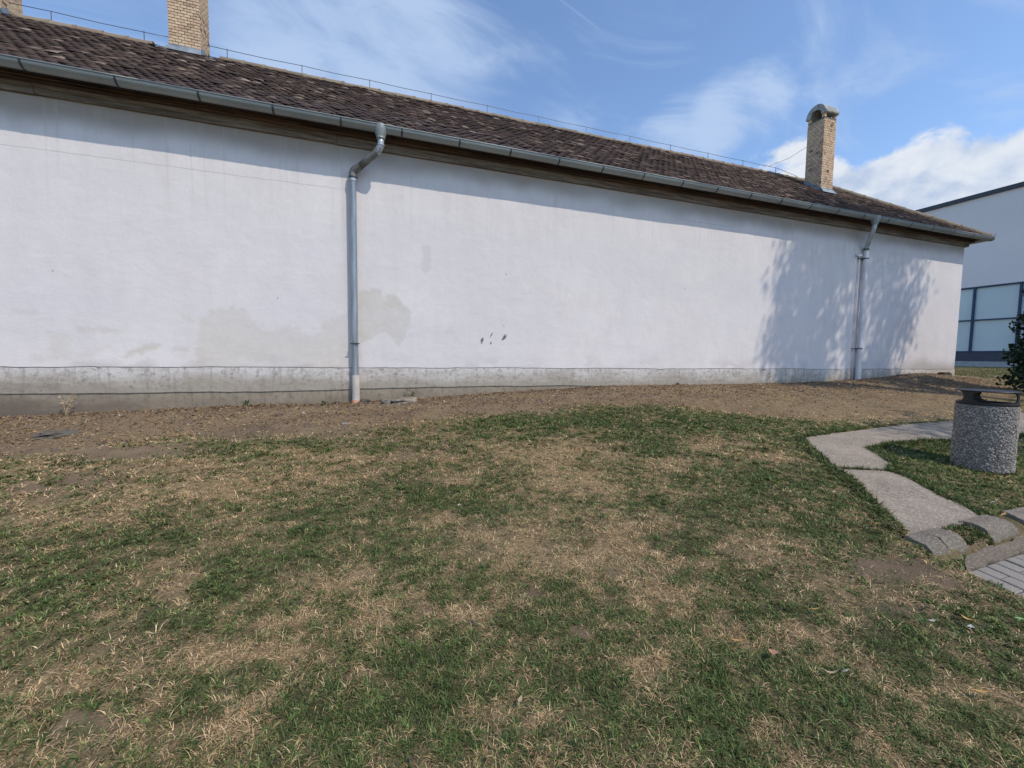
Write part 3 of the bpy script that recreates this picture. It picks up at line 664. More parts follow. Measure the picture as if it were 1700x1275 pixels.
edge = soft([(-0.20, 2.57), (0.12, 2.61), (0.17, 2.48), (0.31, 2.54), (0.61, 2.3), (0.59, 1.98), (0.42, 1.68), (0.40, 1.9), (0.52, 2.2), (0.3, 2.44), (0.1, 2.52), (-0.20, 2.5)], .03, 9, 6) * .30
G2 = np.maximum(G2, edge)
B2 = np.zeros_like(WX)
nz_ = fbm(WX * 1.7, WZ * .5, 4, 23)
B2 = np.maximum(B2, sstep(.30, .0, WZ - 1.36) * sstep(.45, .75, fbm(WX * 3, WZ * 6, 4, 25)) * .35)
B2 = np.maximum(B2, sstep(4.34, 4.64, WZ + (nz_ - .5) * .22) * 1.0)                                    # soot under the boards, with some of the eave shade painted in
B2 = np.maximum(B2, sstep(12.2, 14.2, WX) * sstep(.40, -.02, WZ - 1.36 + (nz_ - .5) * .3) * .95)       # ochre splash by the far corner
B2 = np.maximum(B2, sstep(.10, .02, np.abs(WX + .36)) * sstep(1.9, 3.6, WZ) * fbm(WX * 12, WZ * 3, 3, 29) * .35)
point_attr(wall_o.data, 'stain_shade', np.stack([R_, G2, B2, np.ones_like(R_)], -1))

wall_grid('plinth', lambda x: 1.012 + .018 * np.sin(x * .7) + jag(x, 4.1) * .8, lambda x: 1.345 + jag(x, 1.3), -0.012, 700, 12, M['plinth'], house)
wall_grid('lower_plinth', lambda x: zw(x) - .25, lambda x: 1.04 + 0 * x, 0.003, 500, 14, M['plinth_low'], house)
b = MB()                                                                                            # closing walls and core
b.box(X0, X1 - .002, .03, .2, .5, 4.9)
b.obj('wall_core', M['plinth_low'], house)
b = MB().box(X0 - .2, X0, .0, DEP, .4, 4.9); b.obj('end_wall', M['render'], house)
b = MB().box(X1 - .25, X1, .202, DEP, .4, 4.75).box(X1 - .22, X1 - .001, .012, .202, .4, 4.75); b.obj('end_wall', M['render'], house)
b = MB().box(X0, X1 - .25, DEP - .2, DEP, .4, 4.9); b.obj('back_wall', M['render'], house)

# boarded eaves
eaves = empty('eaves', (0, 0, 0), house)
JX = [-9.0, -7.4, -3.93, -0.47, 3.0, 6.43, 9.9, 13.2, 15.62]
PA = [(.03, 4.735), (-.040, 4.735), (-.050, 4.748), (-.050, 4.775), (-.056, 4.780), (-.056, 4.808), (-.075, 4.818), (-.080, 4.835), (-.080, 4.848), (.03, 4.848)]
PB = [(.03, 4.850), (-.125, 4.850), (-.138, 4.862), (-.138, 4.885), (-.15, 4.892), (-.15, 4.905), (.03, 4.905)]
PC = [(.03, 4.907), (-.255, 4.907), (-.255, 4.925), (.03, 4.925)]
PD = [(-.256, 4.895), (-.278, 4.895), (-.278, 4.985), (-.256, 4.985)]
for prof, mt, ov, off in ((PA, M['wood_pale'], .08, 0), (PB, M['wood_brown'], .15, 1.7), (PC, M['wood_dark'], .255, .8), (PD, M['wood_dark'], .278, 2.3)):
    js = [JX[0]] + [j + off for j in JX[1:-1]] + [JX[-1] + ov]
    for i in range(len(js) - 1):
        n = max(2, int((js[i + 1] - js[i]) / .5)); a0 = js[i] + .003; a1 = js[i + 1] - .003
        if a1 - a0 < .05: continue
        dz = random.uniform(-.004, .004)
        xs = [a0 + (a1 - a0) * t / n for t in range(n + 1)]
        MB().sweep([(y, z + dz) for y, z in prof], xs).obj('board', mt, eaves)
# the same boards round the far end
for prof, mt in ((PA, M['wood_pale']), (PB, M['wood_brown']), (PC, M['wood_dark'])):
    b = MB(); pr = [(X1 - y - .001, z - .001) for y, z in prof]
    ys = [min(y for y, z in prof) + .002, 2.0, 4.0, DEP]
    k = len(pr); v = [(x, y, z) for y in ys for x, z in pr]; f = []
    for i in range(len(ys) - 1):
        for j in range(k): f.append((i * k + j, (i + 1) * k + j, (i + 1) * k + (j + 1) % k, i * k + (j + 1) % k))
    f += [tuple(range(k)), tuple((len(ys) - 1) * k + j for j in range(k))]
    b.add(v, f).obj('board', mt, eaves)

# roof: deck, tiles, ridge and hip tiles
EY, EZ, RY, RZ = -.33, 4.955, 2.5, 7.065
PT = math.atan2(RZ - EZ, RY - EY); SL = math.hypot(RZ - EZ, RY - EY)
XE = X1 + .36
roof = empty('roof', (0, 0, 0), house)
hipx = lambda y: XE - (y - EY)
b = MB().add([(X0 - .2, EY + .02, EZ - .0), (XE, EY + .02, EZ), (hipx(RY), RY, RZ), (X0 - .2, RY, RZ), (X0 - .2, 2 * RY - EY, EZ), (XE, 2 * RY - EY, EZ)],
             [(0, 1, 2, 3), (3, 2, 5, 4), (1, 5, 2)])
b.obj('roof_deck', M['tile'], roof)
TW, TL, TT, EX = .146, .25, .011, .118
txs = [(-.5, .046, 0), (-.38, .022, .004), (-.2, .005, .007), (0, 0, .008), (.2, .005, .007), (.38, .022, .004), (.5, .046, 0)]
NT_ = len(txs)
tverts = [(a * (TW - .004), q, c - TT) for a, q, c in txs] + [(a * (TW - .004), q, c) for a, q, c in txs] + [(a * (TW - .004), TL, c) for a, q, c in txs]
tfaces = [(NT_ + i, NT_ + i + 1, 2 * NT_ + i + 1, 2 * NT_ + i) for i in range(NT_ - 1)] + [(i, i + 1, NT_ + i + 1, NT_ + i) for i in range(NT_ - 1)]
tmi = [0] * (NT_ - 1) + [1] * (NT_ - 1)
slope = Matrix(((1, 0, 0), (0, math.cos(PT), -math.sin(PT)), (0, math.sin(PT), math.cos(PT)))).to_4x4()
CP = Vector((0, -7, 1.55)); spots = []
CH = [(-3.41, -2.92, 2.37, 2.84), (11.69, 12.15, 1.28, 1.74), (-6.12, -5.63, 2.37, 2.84)]
rows = int(SL / EX) + 1
for i in range(rows):
    s = -.03 + i * EX; y = EY + s * math.cos(PT)
    n = int((XE - X0 + .2) / (TW + .003))
    for j in range(n + 1):
        x = X0 - .1 + (j + (.5 if i % 2 else 0)) * (TW + .003)
        if x > hipx(y + .1) - .02 or s + TL > SL + .17: continue
        if any(a - .05 < x < c_ + .05 and d - .12 < y + .1 < e for a, c_, d, e in CH[1:2]): continue
        wav = .018 * (mnoise.noise(Vector((x * .5, i * .15, 3))))
        up = .036 + wav + random.uniform(0, .006) + (random.uniform(.003, .013) if random.random() < .12 else 0)
        base = Vector((x + random.uniform(-.004, .004), EY, EZ)) + Vector((0, math.cos(PT), math.sin(PT))) * (s + random.uniform(-.008, .008)) + Vector((0, -math.sin(PT), math.cos(PT))) * up
        rot = Matrix.Rotation(-.08 + random.uniform(-.02, .02), 4, 'X') @ Matrix.Rotation(random.uniform(-.03, .03), 4, 'Y') @ Matrix.Rotation(random.uniform(-.03, .03), 4, 'Z')
        spots.append((Matrix.Translation(base) @ slope @ rot, base))
inview = [k for k, (m, p) in enumerate(spots) if p.x > -4.0]
inview.sort(key=lambda k: (spots[k][1] - CP).length)
single = set(inview[:300])
tm = bpy.data.meshes.new('tile'); tm.from_pydata(tverts, [], tfaces); tm.materials.append(M['tile']); tm.materials.append(M['tile_edge']); tm.polygons.foreach_set('material_index', tmi); tm.update()
for k in inview[:300]:
    o = bpy.data.objects.new('tile', tm); link(o, roof); o.matrix_local = spots[k][0]
TV = np.array(tverts); V = []; L = []; S = []; T = []; nb = 0; ls = 0
for k, (m, p) in enumerate(spots):
    if k in single: continue
    mm = np.array(m); V.append(TV @ mm[:3, :3].T + mm[:3, 3])
    for f in tfaces: L += [i + nb for i in f]; S.append(ls); T.append(len(f)); ls += len(f)
    nb += len(TV)
me = np_mesh('tile_field', np.concatenate(V), L, S, T); me.materials.append(M['tile']); me.materials.append(M['tile_edge'])
me.polygons.foreach_set('material_index', np.array(tmi * (len(spots) - len(single)), dtype=np.int32))
tag(link(bpy.data.objects.new('tile_field', me), roof), kind='stuff')
def halfround(n, r, ln, t):
    b = MB(); ring = []
    for a in range(n + 1):
        an = math.pi * (a / n) * 1.1 - math.pi * .05
        ring.append((math.cos(an), math.sin(an)))
    v = []; k = n + 1
    for x, q in ((0, r * 1.10), (ln * .12, r * 1.10), (ln * .13, r), (ln, r * .94)):
        v += [(x, c * q, s * q) for c, s in ring]
    v += [(0, c * (r - t), s * (r - t)) for c, s in ring]
    f = []
    for i in range(3):
        for j in range(n): f.append((i * k + j, i * k + j + 1, (i + 1) * k + j + 1, (i + 1) * k + j))
    for j in range(n): f.append((j + 1, j, 4 * k + j, 4 * k + j + 1))
    return b.add(v, f)
rt = None; x = X0
def ridge_piece(mat4):
    global rt
    if rt is None:
        o = rt = halfround(8, .078, .40, .015).obj('ridge_tile', M['ridge'], roof, auto=40)
    else:
        o = rt.copy(); link(o, roof)
    o.matrix_local = mat4
xe = hipx(RY)
while x < xe - .2:
    if not any(a - .16 < x + .18 < c_ + .16 and d < RY < e + .05 for a, c_, d, e in CH):
        ridge_piece(Matrix.Translation((x + .36, RY, RZ - .005 + random.uniform(-.006, .006))) @ Matrix.Rotation(math.pi + random.uniform(-.015, .015), 4, 'Z') @ Matrix.Rotation(random.uniform(-.012, .012), 4, 'Y'))
    x += .355
hv = Vector((xe - XE, RY - EY, RZ - EZ)); hl = hv.length; hd = hv.normalized()
side = hd.cross(Vector((0, 0, 1))).normalized(); upv = side.cross(hd)
hm = Matrix((hd, side * -1, upv)).transposed().to_4x4()
t = -.02
while t < hl - .2:
    p = Vector((XE, EY, EZ)) + hd * t + upv * .015
    ridge_piece(Matrix.Translation(p) @ hm @ Matrix.Rotation(random.uniform(-.02, .02), 4, 'Z')); t += .35

# gutter
gutter = empty('gutter', (0, 0, 0), house)
GYc, GZc, GR = -.352, 4.930, .078
arc = [(GYc + GR * math.cos(math.radians(a)), GZc + GR * math.sin(math.radians(a))) for a in range(180, 361, 12)]
arci = [(GYc + (GR - .005) * math.cos(math.radians(a)), GZc + (GR - .005) * math.sin(math.radians(a))) for a in range(360, 179, -12)]
GE = XE + .04
joints = [X0 - .1, -5.3, -2.72, 2.95, 6.2, 9.3, 12.2, GE]
for i in range(len(joints) - 1):
    sag = random.uniform(-.002, .002)
    n = 6; xs = [joints[i] + (joints[i + 1] + .012 - joints[i]) * q / n for q in range(n + 1)]
    sc = 1.0 + (.012 if i % 2 else 0)
    o = MB().sweep([((y - GYc) * sc + GYc, (z - GZc) * sc + GZc + sag) for y, z in arc + arci], xs).obj('gutter_length', M['zinc'], gutter, auto=40)
    MB().tube([(x_, GYc - GR * sc - .002, GZc + .004 + sag) for x_ in xs], .009, 8).obj('rolled_lip', M['zinc'], gutter, sm=True)
# turn round the far corner
b = MB(); pr = [(GE - .078 + (y - GYc), z - .001) for y, z in arc + arci]; k = len(pr)
ys = [GYc - .085, 0, 1.5, 3.5, DEP + .2]; v = [(2 * (GE - .078) - x_ + .0, y, z) for y in ys for x_, z in pr]; f = []
for i in range(len(ys) - 1):
    for j in range(k): f.append((i * k + j, (i + 1) * k + j, (i + 1) * k + (j + 1) % k, i * k + (j + 1) % k))
f += [tuple(range(k)), tuple((len(ys) - 1) * k + j for j in range(k))]
b.add(v, f).obj('gutter_length', M['zinc'], gutter, auto=40)
MB().add([(GE - .06, GYc - .088, GZc - .05), (GE + .004, GYc - .088, GZc - .03), (GE + .01, GYc - .09, GZc + .125), (GE - .012, GYc - .09, GZc + .07), (GE - .07, GYc - .09, GZc + .05),
          (GE - .06, GYc - .078, GZc - .05), (GE + .004, GYc - .078, GZc - .03), (GE + .01, GYc - .080, GZc + .125), (GE - .012, GYc - .078, GZc + .07), (GE - .07, GYc - .078, GZc + .05)],
         [(0, 1, 2, 3, 4), (9, 8, 7, 6, 5), (0, 5, 6, 1), (1, 6, 7, 2), (2, 7, 8, 3), (3, 8, 9, 4), (4, 9, 5, 0)]).obj('corner_splash_plate', M['zinc'], gutter)
br = None; x = -3.82 - .858 * 6
while x < GE - .1:
    if br is None:
        o_ = [(y, z) for y, z in arc]; sc1, sc2 = 1.05, 1.01
        ring = [((y - GYc) * sc1, (z - GZc) * sc1) for y, z in o_] + [((y - GYc) * sc2, (z - GZc) * sc2) for y, z in reversed(o_)]
        b = MB().sweep(ring, [-.0125, .0125])
        b.box(-.0125, .0125, -GR * 1.10, -GR * .9, .003, .017)
        b.box(-.0125, .0125, GR * .96, GR * 1.06, -.02, .055)
        o = br = b.obj('bracket', M['strap'], gutter)
    else:
        o = br.copy(); link(o, gutter)
    o.location = (x + random.uniform(-.012, .012), GYc, GZc); x += .858

# downpipes
def bend(pts, r=.09, n=5):
    P = [Vector(p) for p in pts]; out = [P[0]]
    for i in range(1, len(P) - 1):
        a = (P[i - 1] - P[i]); c = (P[i + 1] - P[i]); rr = min(r, a.length * .45, c.length * .45)
        s = P[i] + a.normalized() * rr; e = P[i] + c.normalized() * rr
        for q in range(n + 1):
            u = q / n; out.append(s * (1 - u) ** 2 + P[i] * 2 * u * (1 - u) + e * u * u)
    return out + [P[-1]]
dp = empty('downpipe', (0, 0, 0), house)
hopper = [(.0, .03), (.094, .03), (.096, .0), (.094, -.03), (.086, -.07), (.066, -.125), (.060, -.150), (.062, -.155), (.056, -.16), (.0, -.16)]
def make_hopper(x, parent):
    MB().lathe(hopper, (x, GYc - .004, GZc - .012), 28).obj('hopper', M['zinc'], parent, auto=50)
make_hopper(.155, dp)
PX, PY = -.25, -.082
MB().tube(bend([(.155, GYc - .004, 4.79), (.155, GYc + .004, 4.655), (.10, -.29, 4.585)], .06), .047, 18).obj('neck', M['zinc_new'], dp, sm=True)
MB().tube(bend([(.128, -.318, 4.622), (.06, -.272, 4.555), (-.16, -.13, 4.40)], .06), .049, 18).obj('swan_neck', M['zinc_old'], dp, sm=True)
for q in range(5):
    u = q / 4; c = Vector((.155, GYc + .004, 4.675)).lerp(Vector((.105, -.297, 4.597)), u); d = Vector((0, 0, -1)).lerp(Vector((-.6, .38, -.55)), u).normalized()
    MB().tube([c - d * .006, c + d * .006], .0535, 18).obj('rib', M['zinc_new'], dp, auto=40)
MB().tube(bend([(-.135, -.147, 4.417), (PX + .0, PY, 4.345), (PX, PY, 4.25)], .06), [.056] * 8, 18).obj('elbow', M['zinc_old'], dp, auto=50)
MB().tube([(PX, PY, 4.30), (PX, PY, 4.20)], .054, 20).obj('sleeve', M['zinc_new'], dp, auto=50)
o = MB().tube([(PX, PY, 4.262), (PX, PY, 4.240)], .062, 20).box(PX - .008, PX + .008, PY + .05, .0, 4.243, 4.259).obj('clamp', M['strap'], dp, auto=50)
MB().tube([(PX, PY, 4.235), (PX, PY, 2.9), (PX, PY, 1.205)], .048, 22).obj('pipe', M['zinc_pipe'], dp, auto=50)
MB().tube([(PX + .004, PY, 1.235), (PX + .004, PY, .70)], .0575, 22).obj('plastic_pipe', M['pvc'], dp, auto=50)
MB().tube([(PX + .004, PY, .850), (PX + .004, PY, .842), (PX + .004, PY, .70)], [.060, .066, .066], 22).obj('collar', M['terracotta'], dp, auto=50)
MB().tube([(PX, PY, 1.738), (PX, PY, 1.722)], .060, 20).box(PX - .068, PX + .068, PY - .064, PY - .052, 1.723, 1.737).box(PX - .008, PX + .008, PY + .05, .0, 1.723, 1.737).obj('clamp', M['strap'], dp, auto=50)

d2_ = empty('downpipe', (0, 0, 0), house)
make_hopper(11.25, d2_)
QX, QY = 11.455, -.082
MB().tube(bend([(11.25, GYc, 4.79), (11.25, GYc + .01, 4.66), (QX - .02, QY - .02, 4.33), (QX, QY, 4.28)], .08), .047, 16).obj('swan_neck', M['zinc_new'], d2_, sm=True)
MB().tube([(QX, QY, 4.31), (QX, QY, 4.24)], .056, 18).obj('sleeve', M['zinc_old'], d2_, auto=50)
MB().tube([(QX, QY, 4.25), (QX, QY, 3), (QX, QY, 1.42)], .050, 18).obj('pipe', M['pipe_white'], d2_, auto=50)
MB().tube([(QX, QY, 1.44), (QX, QY, .85)], .062, 18).obj('plastic_pipe', M['pipe_white'], d2_, auto=50)
for z in (4.05, 1.86):
    MB().tube([(QX, QY, z + .01), (QX, QY, z - .01)], .062, 18).box(QX - .17, QX + .06, QY + .02, .0, z - .006, z + .006).obj('clamp', M['strap'], d2_, auto=50)
MB().tube([(QX - .145, -.035, 4.12), (QX - .145, -.035, .95)], .014, 10).obj('shadow_line_tube', M['pipe_white'], d2_, sm=True)  # shadow line beside the pipe, built as a thin tube
MB().box(QX - .26, QX - .06, -.05, .0, 4.10, 4.16).obj('tube_head_box', M['pipe_white'], d2_)  # box at the head of the tube that stands for the shadow line

# chimneys
def brick_cells(w, d, z0, z1, bl=.096, bh=.043, gap=.0085):
    """perimeter bricks as (box, face) with face in f, r, b, l"""
    out = []; nz = int((z1 - z0) / (bh + gap * .9)); ph = bh + gap * .9
    for k in range(nz):
        z = z0 + k * ph
        for face, ln in (('f', w), ('b', w), ('l', d), ('r', d)):
            n = round(ln / bl); p = ln / n
            st = [0.0] + [(i + (.5 if k % 2 else 0)) * p for i in range(1 if not k % 2 else 0, n)] + [ln]
            st = sorted(set(round(q, 4) for q in st))
            for a, c in zip(st[:-1], st[1:]):
                if c - a < .02: continue
                out.append((face, a + gap / 2, c - gap / 2, z, z + bh))
    return out
def brick_box(w, d, face, a, c, z0, z1, t=.05, j=0.0):
    if face == 'f': return (-w / 2 + a, -w / 2 + c, -d / 2 - j, -d / 2 + t, z0, z1)
    if face == 'b': return (-w / 2 + a, -w / 2 + c, d / 2 - t, d / 2 + j, z0, z1)
    if face == 'l': return (-w / 2 - j, -w / 2 + t, -d / 2 + a, -d / 2 + c, z0, z1)
    return (w / 2 - t, w / 2 + j, -d / 2 + a, -d / 2 + c, z0, z1)
def cap_on(w, d, zt, parent):
    """barrel-vaulted concrete cowl: axis along x, open arched ends"""
    n = 14; Ro, Ri, zc_ = d / 2 + .035, d / 2 - .085, zt + .12
    hw = w / 2 + .03; v = []; f = []
    outl = [(-Ro, zt + .10), (-Ro, zc_)] + [(-Ro * math.cos(math.pi * i / n), zc_ + (Ro + .02) * math.sin(math.pi * i / n)) for i in range(1, n)] + [(Ro, zc_), (Ro, zt + .10)]
    inl = [(-Ri, zt + .10), (-Ri, zc_)] + [(-Ri * math.cos(math.pi * i / n), zc_ + Ri * math.sin(math.pi * i / n)) for i in range(1, n)] + [(Ri, zc_), (Ri, zt + .10)]
    k = len(outl)
    for x in (-hw, hw):
        v += [(x, y, z) for y, z in outl] + [(x, y, z) for y, z in inl]
    m = 2 * k
    for j in range(k - 1):
        f.append((j, j + 1, k + j + 1, k + j)); f.append((m + j + 1, m + j, m + k + j, m + k + j + 1))
        f.append((j + 1, j, m + j, m + j + 1)); f.append((k + j, k + j + 1, m + k + j + 1, m + k + j))
    f.append((0, k, m + k, m)); f.append((k - 1, m + k - 1, m + 2 * k - 1, 2 * k - 1))
    b = MB().add(v, f)
    b.box(-hw + .004, hw - .004, -Ro - .012, -Ro + .03, zc_ + .0, zc_ + .05).box(-hw + .004, hw - .004, Ro - .03, Ro + .012, zc_, zc_ + .05)
    b.box(.10, hw - .06, -Ri + .002, Ri - .002, zt + .104, zc_ + Ri * .8)
    o = b.obj('cowl', M['cap'], parent, auto=40)
    p = MB()
    for sx in (-1, 1):
        for sy in (-1, 1):
            p.box(sx * (w / 2 - .035) - .034, sx * (w / 2 - .035) + .034, sy * (d / 2 - .04) - .039, sy * (d / 2 - .04) + .039, zt + .001, zt + .099)
    p.obj('pier', M['brick'], parent)
def chimney(x, y, w, d, zb, zt, single_faces='', bh=.043):
    c = empty('chimney', (x, y, 0), house)
    MB().box(-w / 2 + .008, w / 2 - .008, -d / 2 + .008, d / 2 - .008, zb, zt - .002).obj('mortar_core', M['mortar'], c)
    joined = MB(); protos = {}
    for (face, a, e, z0, z1) in brick_cells(w, d, zb + .01, zt, bh=bh):
        if face in single_faces and zb + .42 < z1 < 8.22:
            key = (face in 'fb', round(e - a, 3))
            if key not in protos:
                L_ = (e - a) / 2; bb = MB(); q = .004
                if face in 'fb': dims = (L_, .027, (z1 - z0) / 2)
                else: dims = (.027, L_, (z1 - z0) / 2)
                bb.box(-dims[0], dims[0], -dims[1], dims[1], -dims[2], dims[2])
                o = protos[key] = bb.obj('brick', M['brick'], c)
                bm = bmesh.new(); bm.from_mesh(o.data); bmesh.ops.bevel(bm, geom=list(bm.edges), offset=.004, segments=1, affect='EDGES'); bm.to_mesh(o.data); bm.free()
            else:
                o = protos[key].copy(); link(o, c)
            bx = brick_box(w, d, face, a, e, z0, z1, .05, random.uniform(0, .005))
            mid = [(bx[0] + bx[1]) / 2, (bx[2] + bx[3]) / 2, (z0 + z1) / 2]
            if face == 'f': mid[1] = bx[2] + .027
            if face == 'r': mid[0] = bx[1] - .027
            o.location = mid
        else:
            joined.box(*brick_box(w, d, face, a, e, z0, z1, .05, random.uniform(0, .005)))
    tag(joined.obj('brickwork', M['brick'], c), kind='stuff')
    cap_on(w, d, zt, c)
    return c
c1 = chimney(-3.165, 2.62, .48, .48, 6.55, 8.75, 'fr')
c2 = chimney(11.92, 1.51, .46, .46, 5.95, 8.17, '', .056)
c3 = chimney(-5.90, 2.62, .48, .48, 6.55, 8.75)
def flash(c, w, d, y, x, low, hi):
    """sheet-metal apron following the slope"""
    b = MB(); zs = lambda yy: EZ + (min(yy, 2 * RY - yy) - EY) * math.tan(PT) + .055
    w2, d2f = w / 2 + .014, d / 2 + .014
    y0, y1 = y - d2f, y + d2f
    b.box(-w2, w2, -d2f - .006, -d2f + .008, zs(y0) - .05, zs(y0) + .085)
    b.add([(-w2, -d2f - .006, zs(y0) + .06), (w2, -d2f - .006, zs(y0) + .06), (w2 + .03, -d2f - .10, zs(y0 - .10) + .012), (-w2 - .03, -d2f - .10, zs(y0 - .10) + .012)], [(0, 1, 2, 3)])
    for s in (-1, 1):
        ym = min(max(y0, RY), y1) if y0 < RY < y1 else None
        pts = [y0, y1] if ym is None else [y0, ym, y1]
        v = [(s * w2, p - y, zs(p) - .06) for p in pts] + [(s * w2, p - y, zs(p) + .085) for p in pts]; k = len(pts)
        b.add(v, [(i, i + 1, k + i + 1, k + i) for i in range(k - 1)])
    b.obj('flashing', M['flashing'], c)
flash(c1, .48, .48, 2.62, -3.165, 0, 0); flash(c2, .46, .46, 1.51, 11.92, 0, 0); flash(c3, .48, .48, 2.62, -5.9, 0, 0)

# lightning conductor along the ridge
lc = empty('lightning_conductor', (0, 0, 0), house)
hx = [-8.9 + 1.27 * i for i in range(17)]
hx = [-5.089 + 1.275 * (i - 3) for i in range(17) if -5.089 + 1.275 * (i - 3) < 12.2]
WZR = RZ + .225
wp = []
for i, h in enumerate(hx):
    wp.append((h, RY, WZR + random.uniform(-.008, .008)))
    if i < len(hx) - 1: wp.append((h + .64, RY, WZR - .012))
    MB().tube([(h, RY, RZ + .05), (h, RY, WZR + .012)], .007, 6).obj('holder', M['wire'], lc)
def wire(pts, r): MB().tube(pts, r, 6).obj('wire', M['wire'], lc, sm=True)
segs = []; cur = []
for p in wp:
    if -3.42 < p[0] < -2.9 or -6.15 < p[0] < -5.6: continue
    cur.append(p)
wire([p for p in cur if p[0] < -6.1] + [(-6.16, RY, WZR)], .006)
wire([(-5.62, RY, WZR)] + [p for p in cur if -5.6 < p[0] < -3.42] + [(-3.42, RY, WZR)], .006)
wire([(-2.90, RY, WZR)] + [p for p in cur if p[0] > -2.9] + [(12.4, RY, RZ + .1)], .006)
wire([(11.2, RY, WZR - .01), (11.5, 2.1, WZR + .10), (11.7, 1.75, WZR + .28)], .005)
# ------------------------------------------------------------------ white hall beyond the corner
hall = tag(empty('sports_hall', (28, 3, 1.4)), 'tall white flat roofed hall with blue framed glazing beyond the building corner', 'building')
def hp(b, name, mat, par=None, **k):
    o = b.obj(name, mat, None, **k); 
    p = par or hall
    o.parent = p
    o.matrix_parent_inverse = Matrix.Translation((28, 3, 1.4)).inverted()
    return o
HX = 28.0
hp(MB().box(HX, HX + 12, -22, 18, 5.24, 9.52).box(HX + .12, HX + 12, -22, 18, 1.0, 5.238), 'wall', M['render'])
hp(MB().box(HX - .10, HX + 12.1, -22.1, 18.1, 9.522, 9.72), 'roof_trim', M['trim'])
hp(MB().box(HX - .02, HX + .118, -22, 18, 1.60, 2.05), 'base_panel', M['dark_base'])
hp(MB().box(HX - .05, HX + .118, -22, 18, 1.2, 1.598), 'foot', M['hall_kerb'])
for z in (2.075, 3.61, 5.19):
    hp(MB().box(HX - .04, HX + .05, -21.5, 17.9, z - .03 if z > 2.1 else 2.052, z + .03), 'rail', M['blue'])
posts = [5.03 + 1.535 * i for i in range(-17, 9)]
pp = None
for i, y in enumerate(posts):
    hp(MB().box(HX - .052, HX + .045, y - .038, y + .038, 2.107, 5.158), 'post', M['blue'])
for i in range(len(posts) - 1):
    for z0, z1 in ((2.106, 3.579), (3.641, 5.159)):
        hp(MB().box(HX + .052, HX + .10, posts[i] + .0, posts[i + 1] - .002, z0, z1), 'pane', M['pane'])
kerb_line = MB().box(HX - 2.2, HX - 2.0, -22, 18, 1.15, 1.44).obj('hall_kerb', M['hall_kerb'])
tag(kerb_line, 'thin pale kerb line in front of the white hall', 'kerb')

# ------------------------------------------------------------------ litter bin
BX, BY = 5.88, -4.63; BZ = float(zg(BX, BY)) - .01
bin_ = tag(empty('litter_bin', (BX, BY, BZ)), 'round pebble concrete litter bin with black metal hood beside the path', 'litter bin')
BR, BH = .218, .655
MB().lathe([(.0, 0), (BR - .012, 0), (BR - .004, .012), (BR - .004, BH - .008), (BR - .012, BH), (BR - .06, BH), (BR - .06, BH - .25), (0, BH - .25)], (0, 0, 0), 48).obj('concrete_body', M['bin_core'], bin_, auto=40)
ico = bmesh.new(); bmesh.ops.create_icosphere(ico, subdivisions=1, radius=1.0)
IV = np.array([v.co[:] for v in ico.verts]); ico.verts.index_update(); IF = np.array([[v.index for v in f.verts] for f in ico.faces]); ico.free()
NP = 9500; rg = np.random.default_rng(4)
an = rg.random(NP) * 2 * np.pi; hz = .008 + rg.random(NP) * (BH - .016)
sz = .003 + rg.random(NP) ** 1.6 * .0048
V = []; F = []
for i in range(NP):
    q = rg.normal(size=(3, 3)); q, _ = np.linalg.qr(q)
    v = (IV * np.array([1.35, .9, .75]) * sz[i]) @ q.T
    r = BR - .004 + sz[i] * .25
    V.append(v + np.array([r * np.cos(an[i]), r * np.sin(an[i]), hz[i]])); F.append(IF + i * len(IV))
V = np.concatenate(V); F = np.concatenate(F)
me = np_mesh('pebbles', V, F.ravel(), np.arange(len(F)) * 3, np.full(len(F), 3)); me.materials.append(M['pebble'])
tag(link(bpy.data.objects.new('pebbles', me), bin_), kind='stuff')
hood = empty('hood', (0, 0, 0), bin_)
MB().lathe([(BR - .05, BH + .0015), (BR - .004, BH + .0015), (BR - .002, BH + .006), (BR - .002, BH + .024), (BR - .010, BH + .028), (BR - .05, BH + .028), (BR - .05, BH + .0015)], (0, 0, 0), 48).obj('base_ring', M['lid'], hood, auto=40)
MB().lathe([(0, BH + .135), (BR - .03, BH + .134), (BR + .004, BH + .134), (BR + .008, BH + .137), (BR + .004, BH + .144), (BR - .02, BH + .146), (0, BH + .148)], (0, 0, 0), 56).obj('top_plate', M['lid'], hood, auto=40)
tocam = math.atan2(-7 - BY, 0 - BX)
for da in (-38, 82, 205):
    a0 = tocam + math.radians(da); n = 10; m = 12; b = MB(); v = []; f = []
    z0, z1 = BH + .025, BH + .136
    for rad in (BR - .008, BR - .020):
        for i in range(n + 1):
            t = i / n; wd = math.radians(11 + 16 * (abs(2 * t - 1)) ** 2.6)
            for j in range(m + 1):
                a = a0 + wd * (2 * j / m - 1)
                v.append((rad * math.cos(a), rad * math.sin(a), z0 + (z1 - z0) * t))
    k = (n + 1) * (m + 1)
    for i in range(n):
        for j in range(m):
            p = i * (m + 1) + j
            f.append((p, p + 1, p + m + 2, p + m + 1)); f.append((k + p + 1, k + p, k + p + m + 1, k + p + m + 2))
        p = i * (m + 1); f.append((p, p + m + 1, k + p + m + 1, k + p)); p += m; f.append((p + m + 1, p, k + p, k + p + m + 1))
    b.add(v, f).obj('pillar', M['lid'], hood, auto=40)

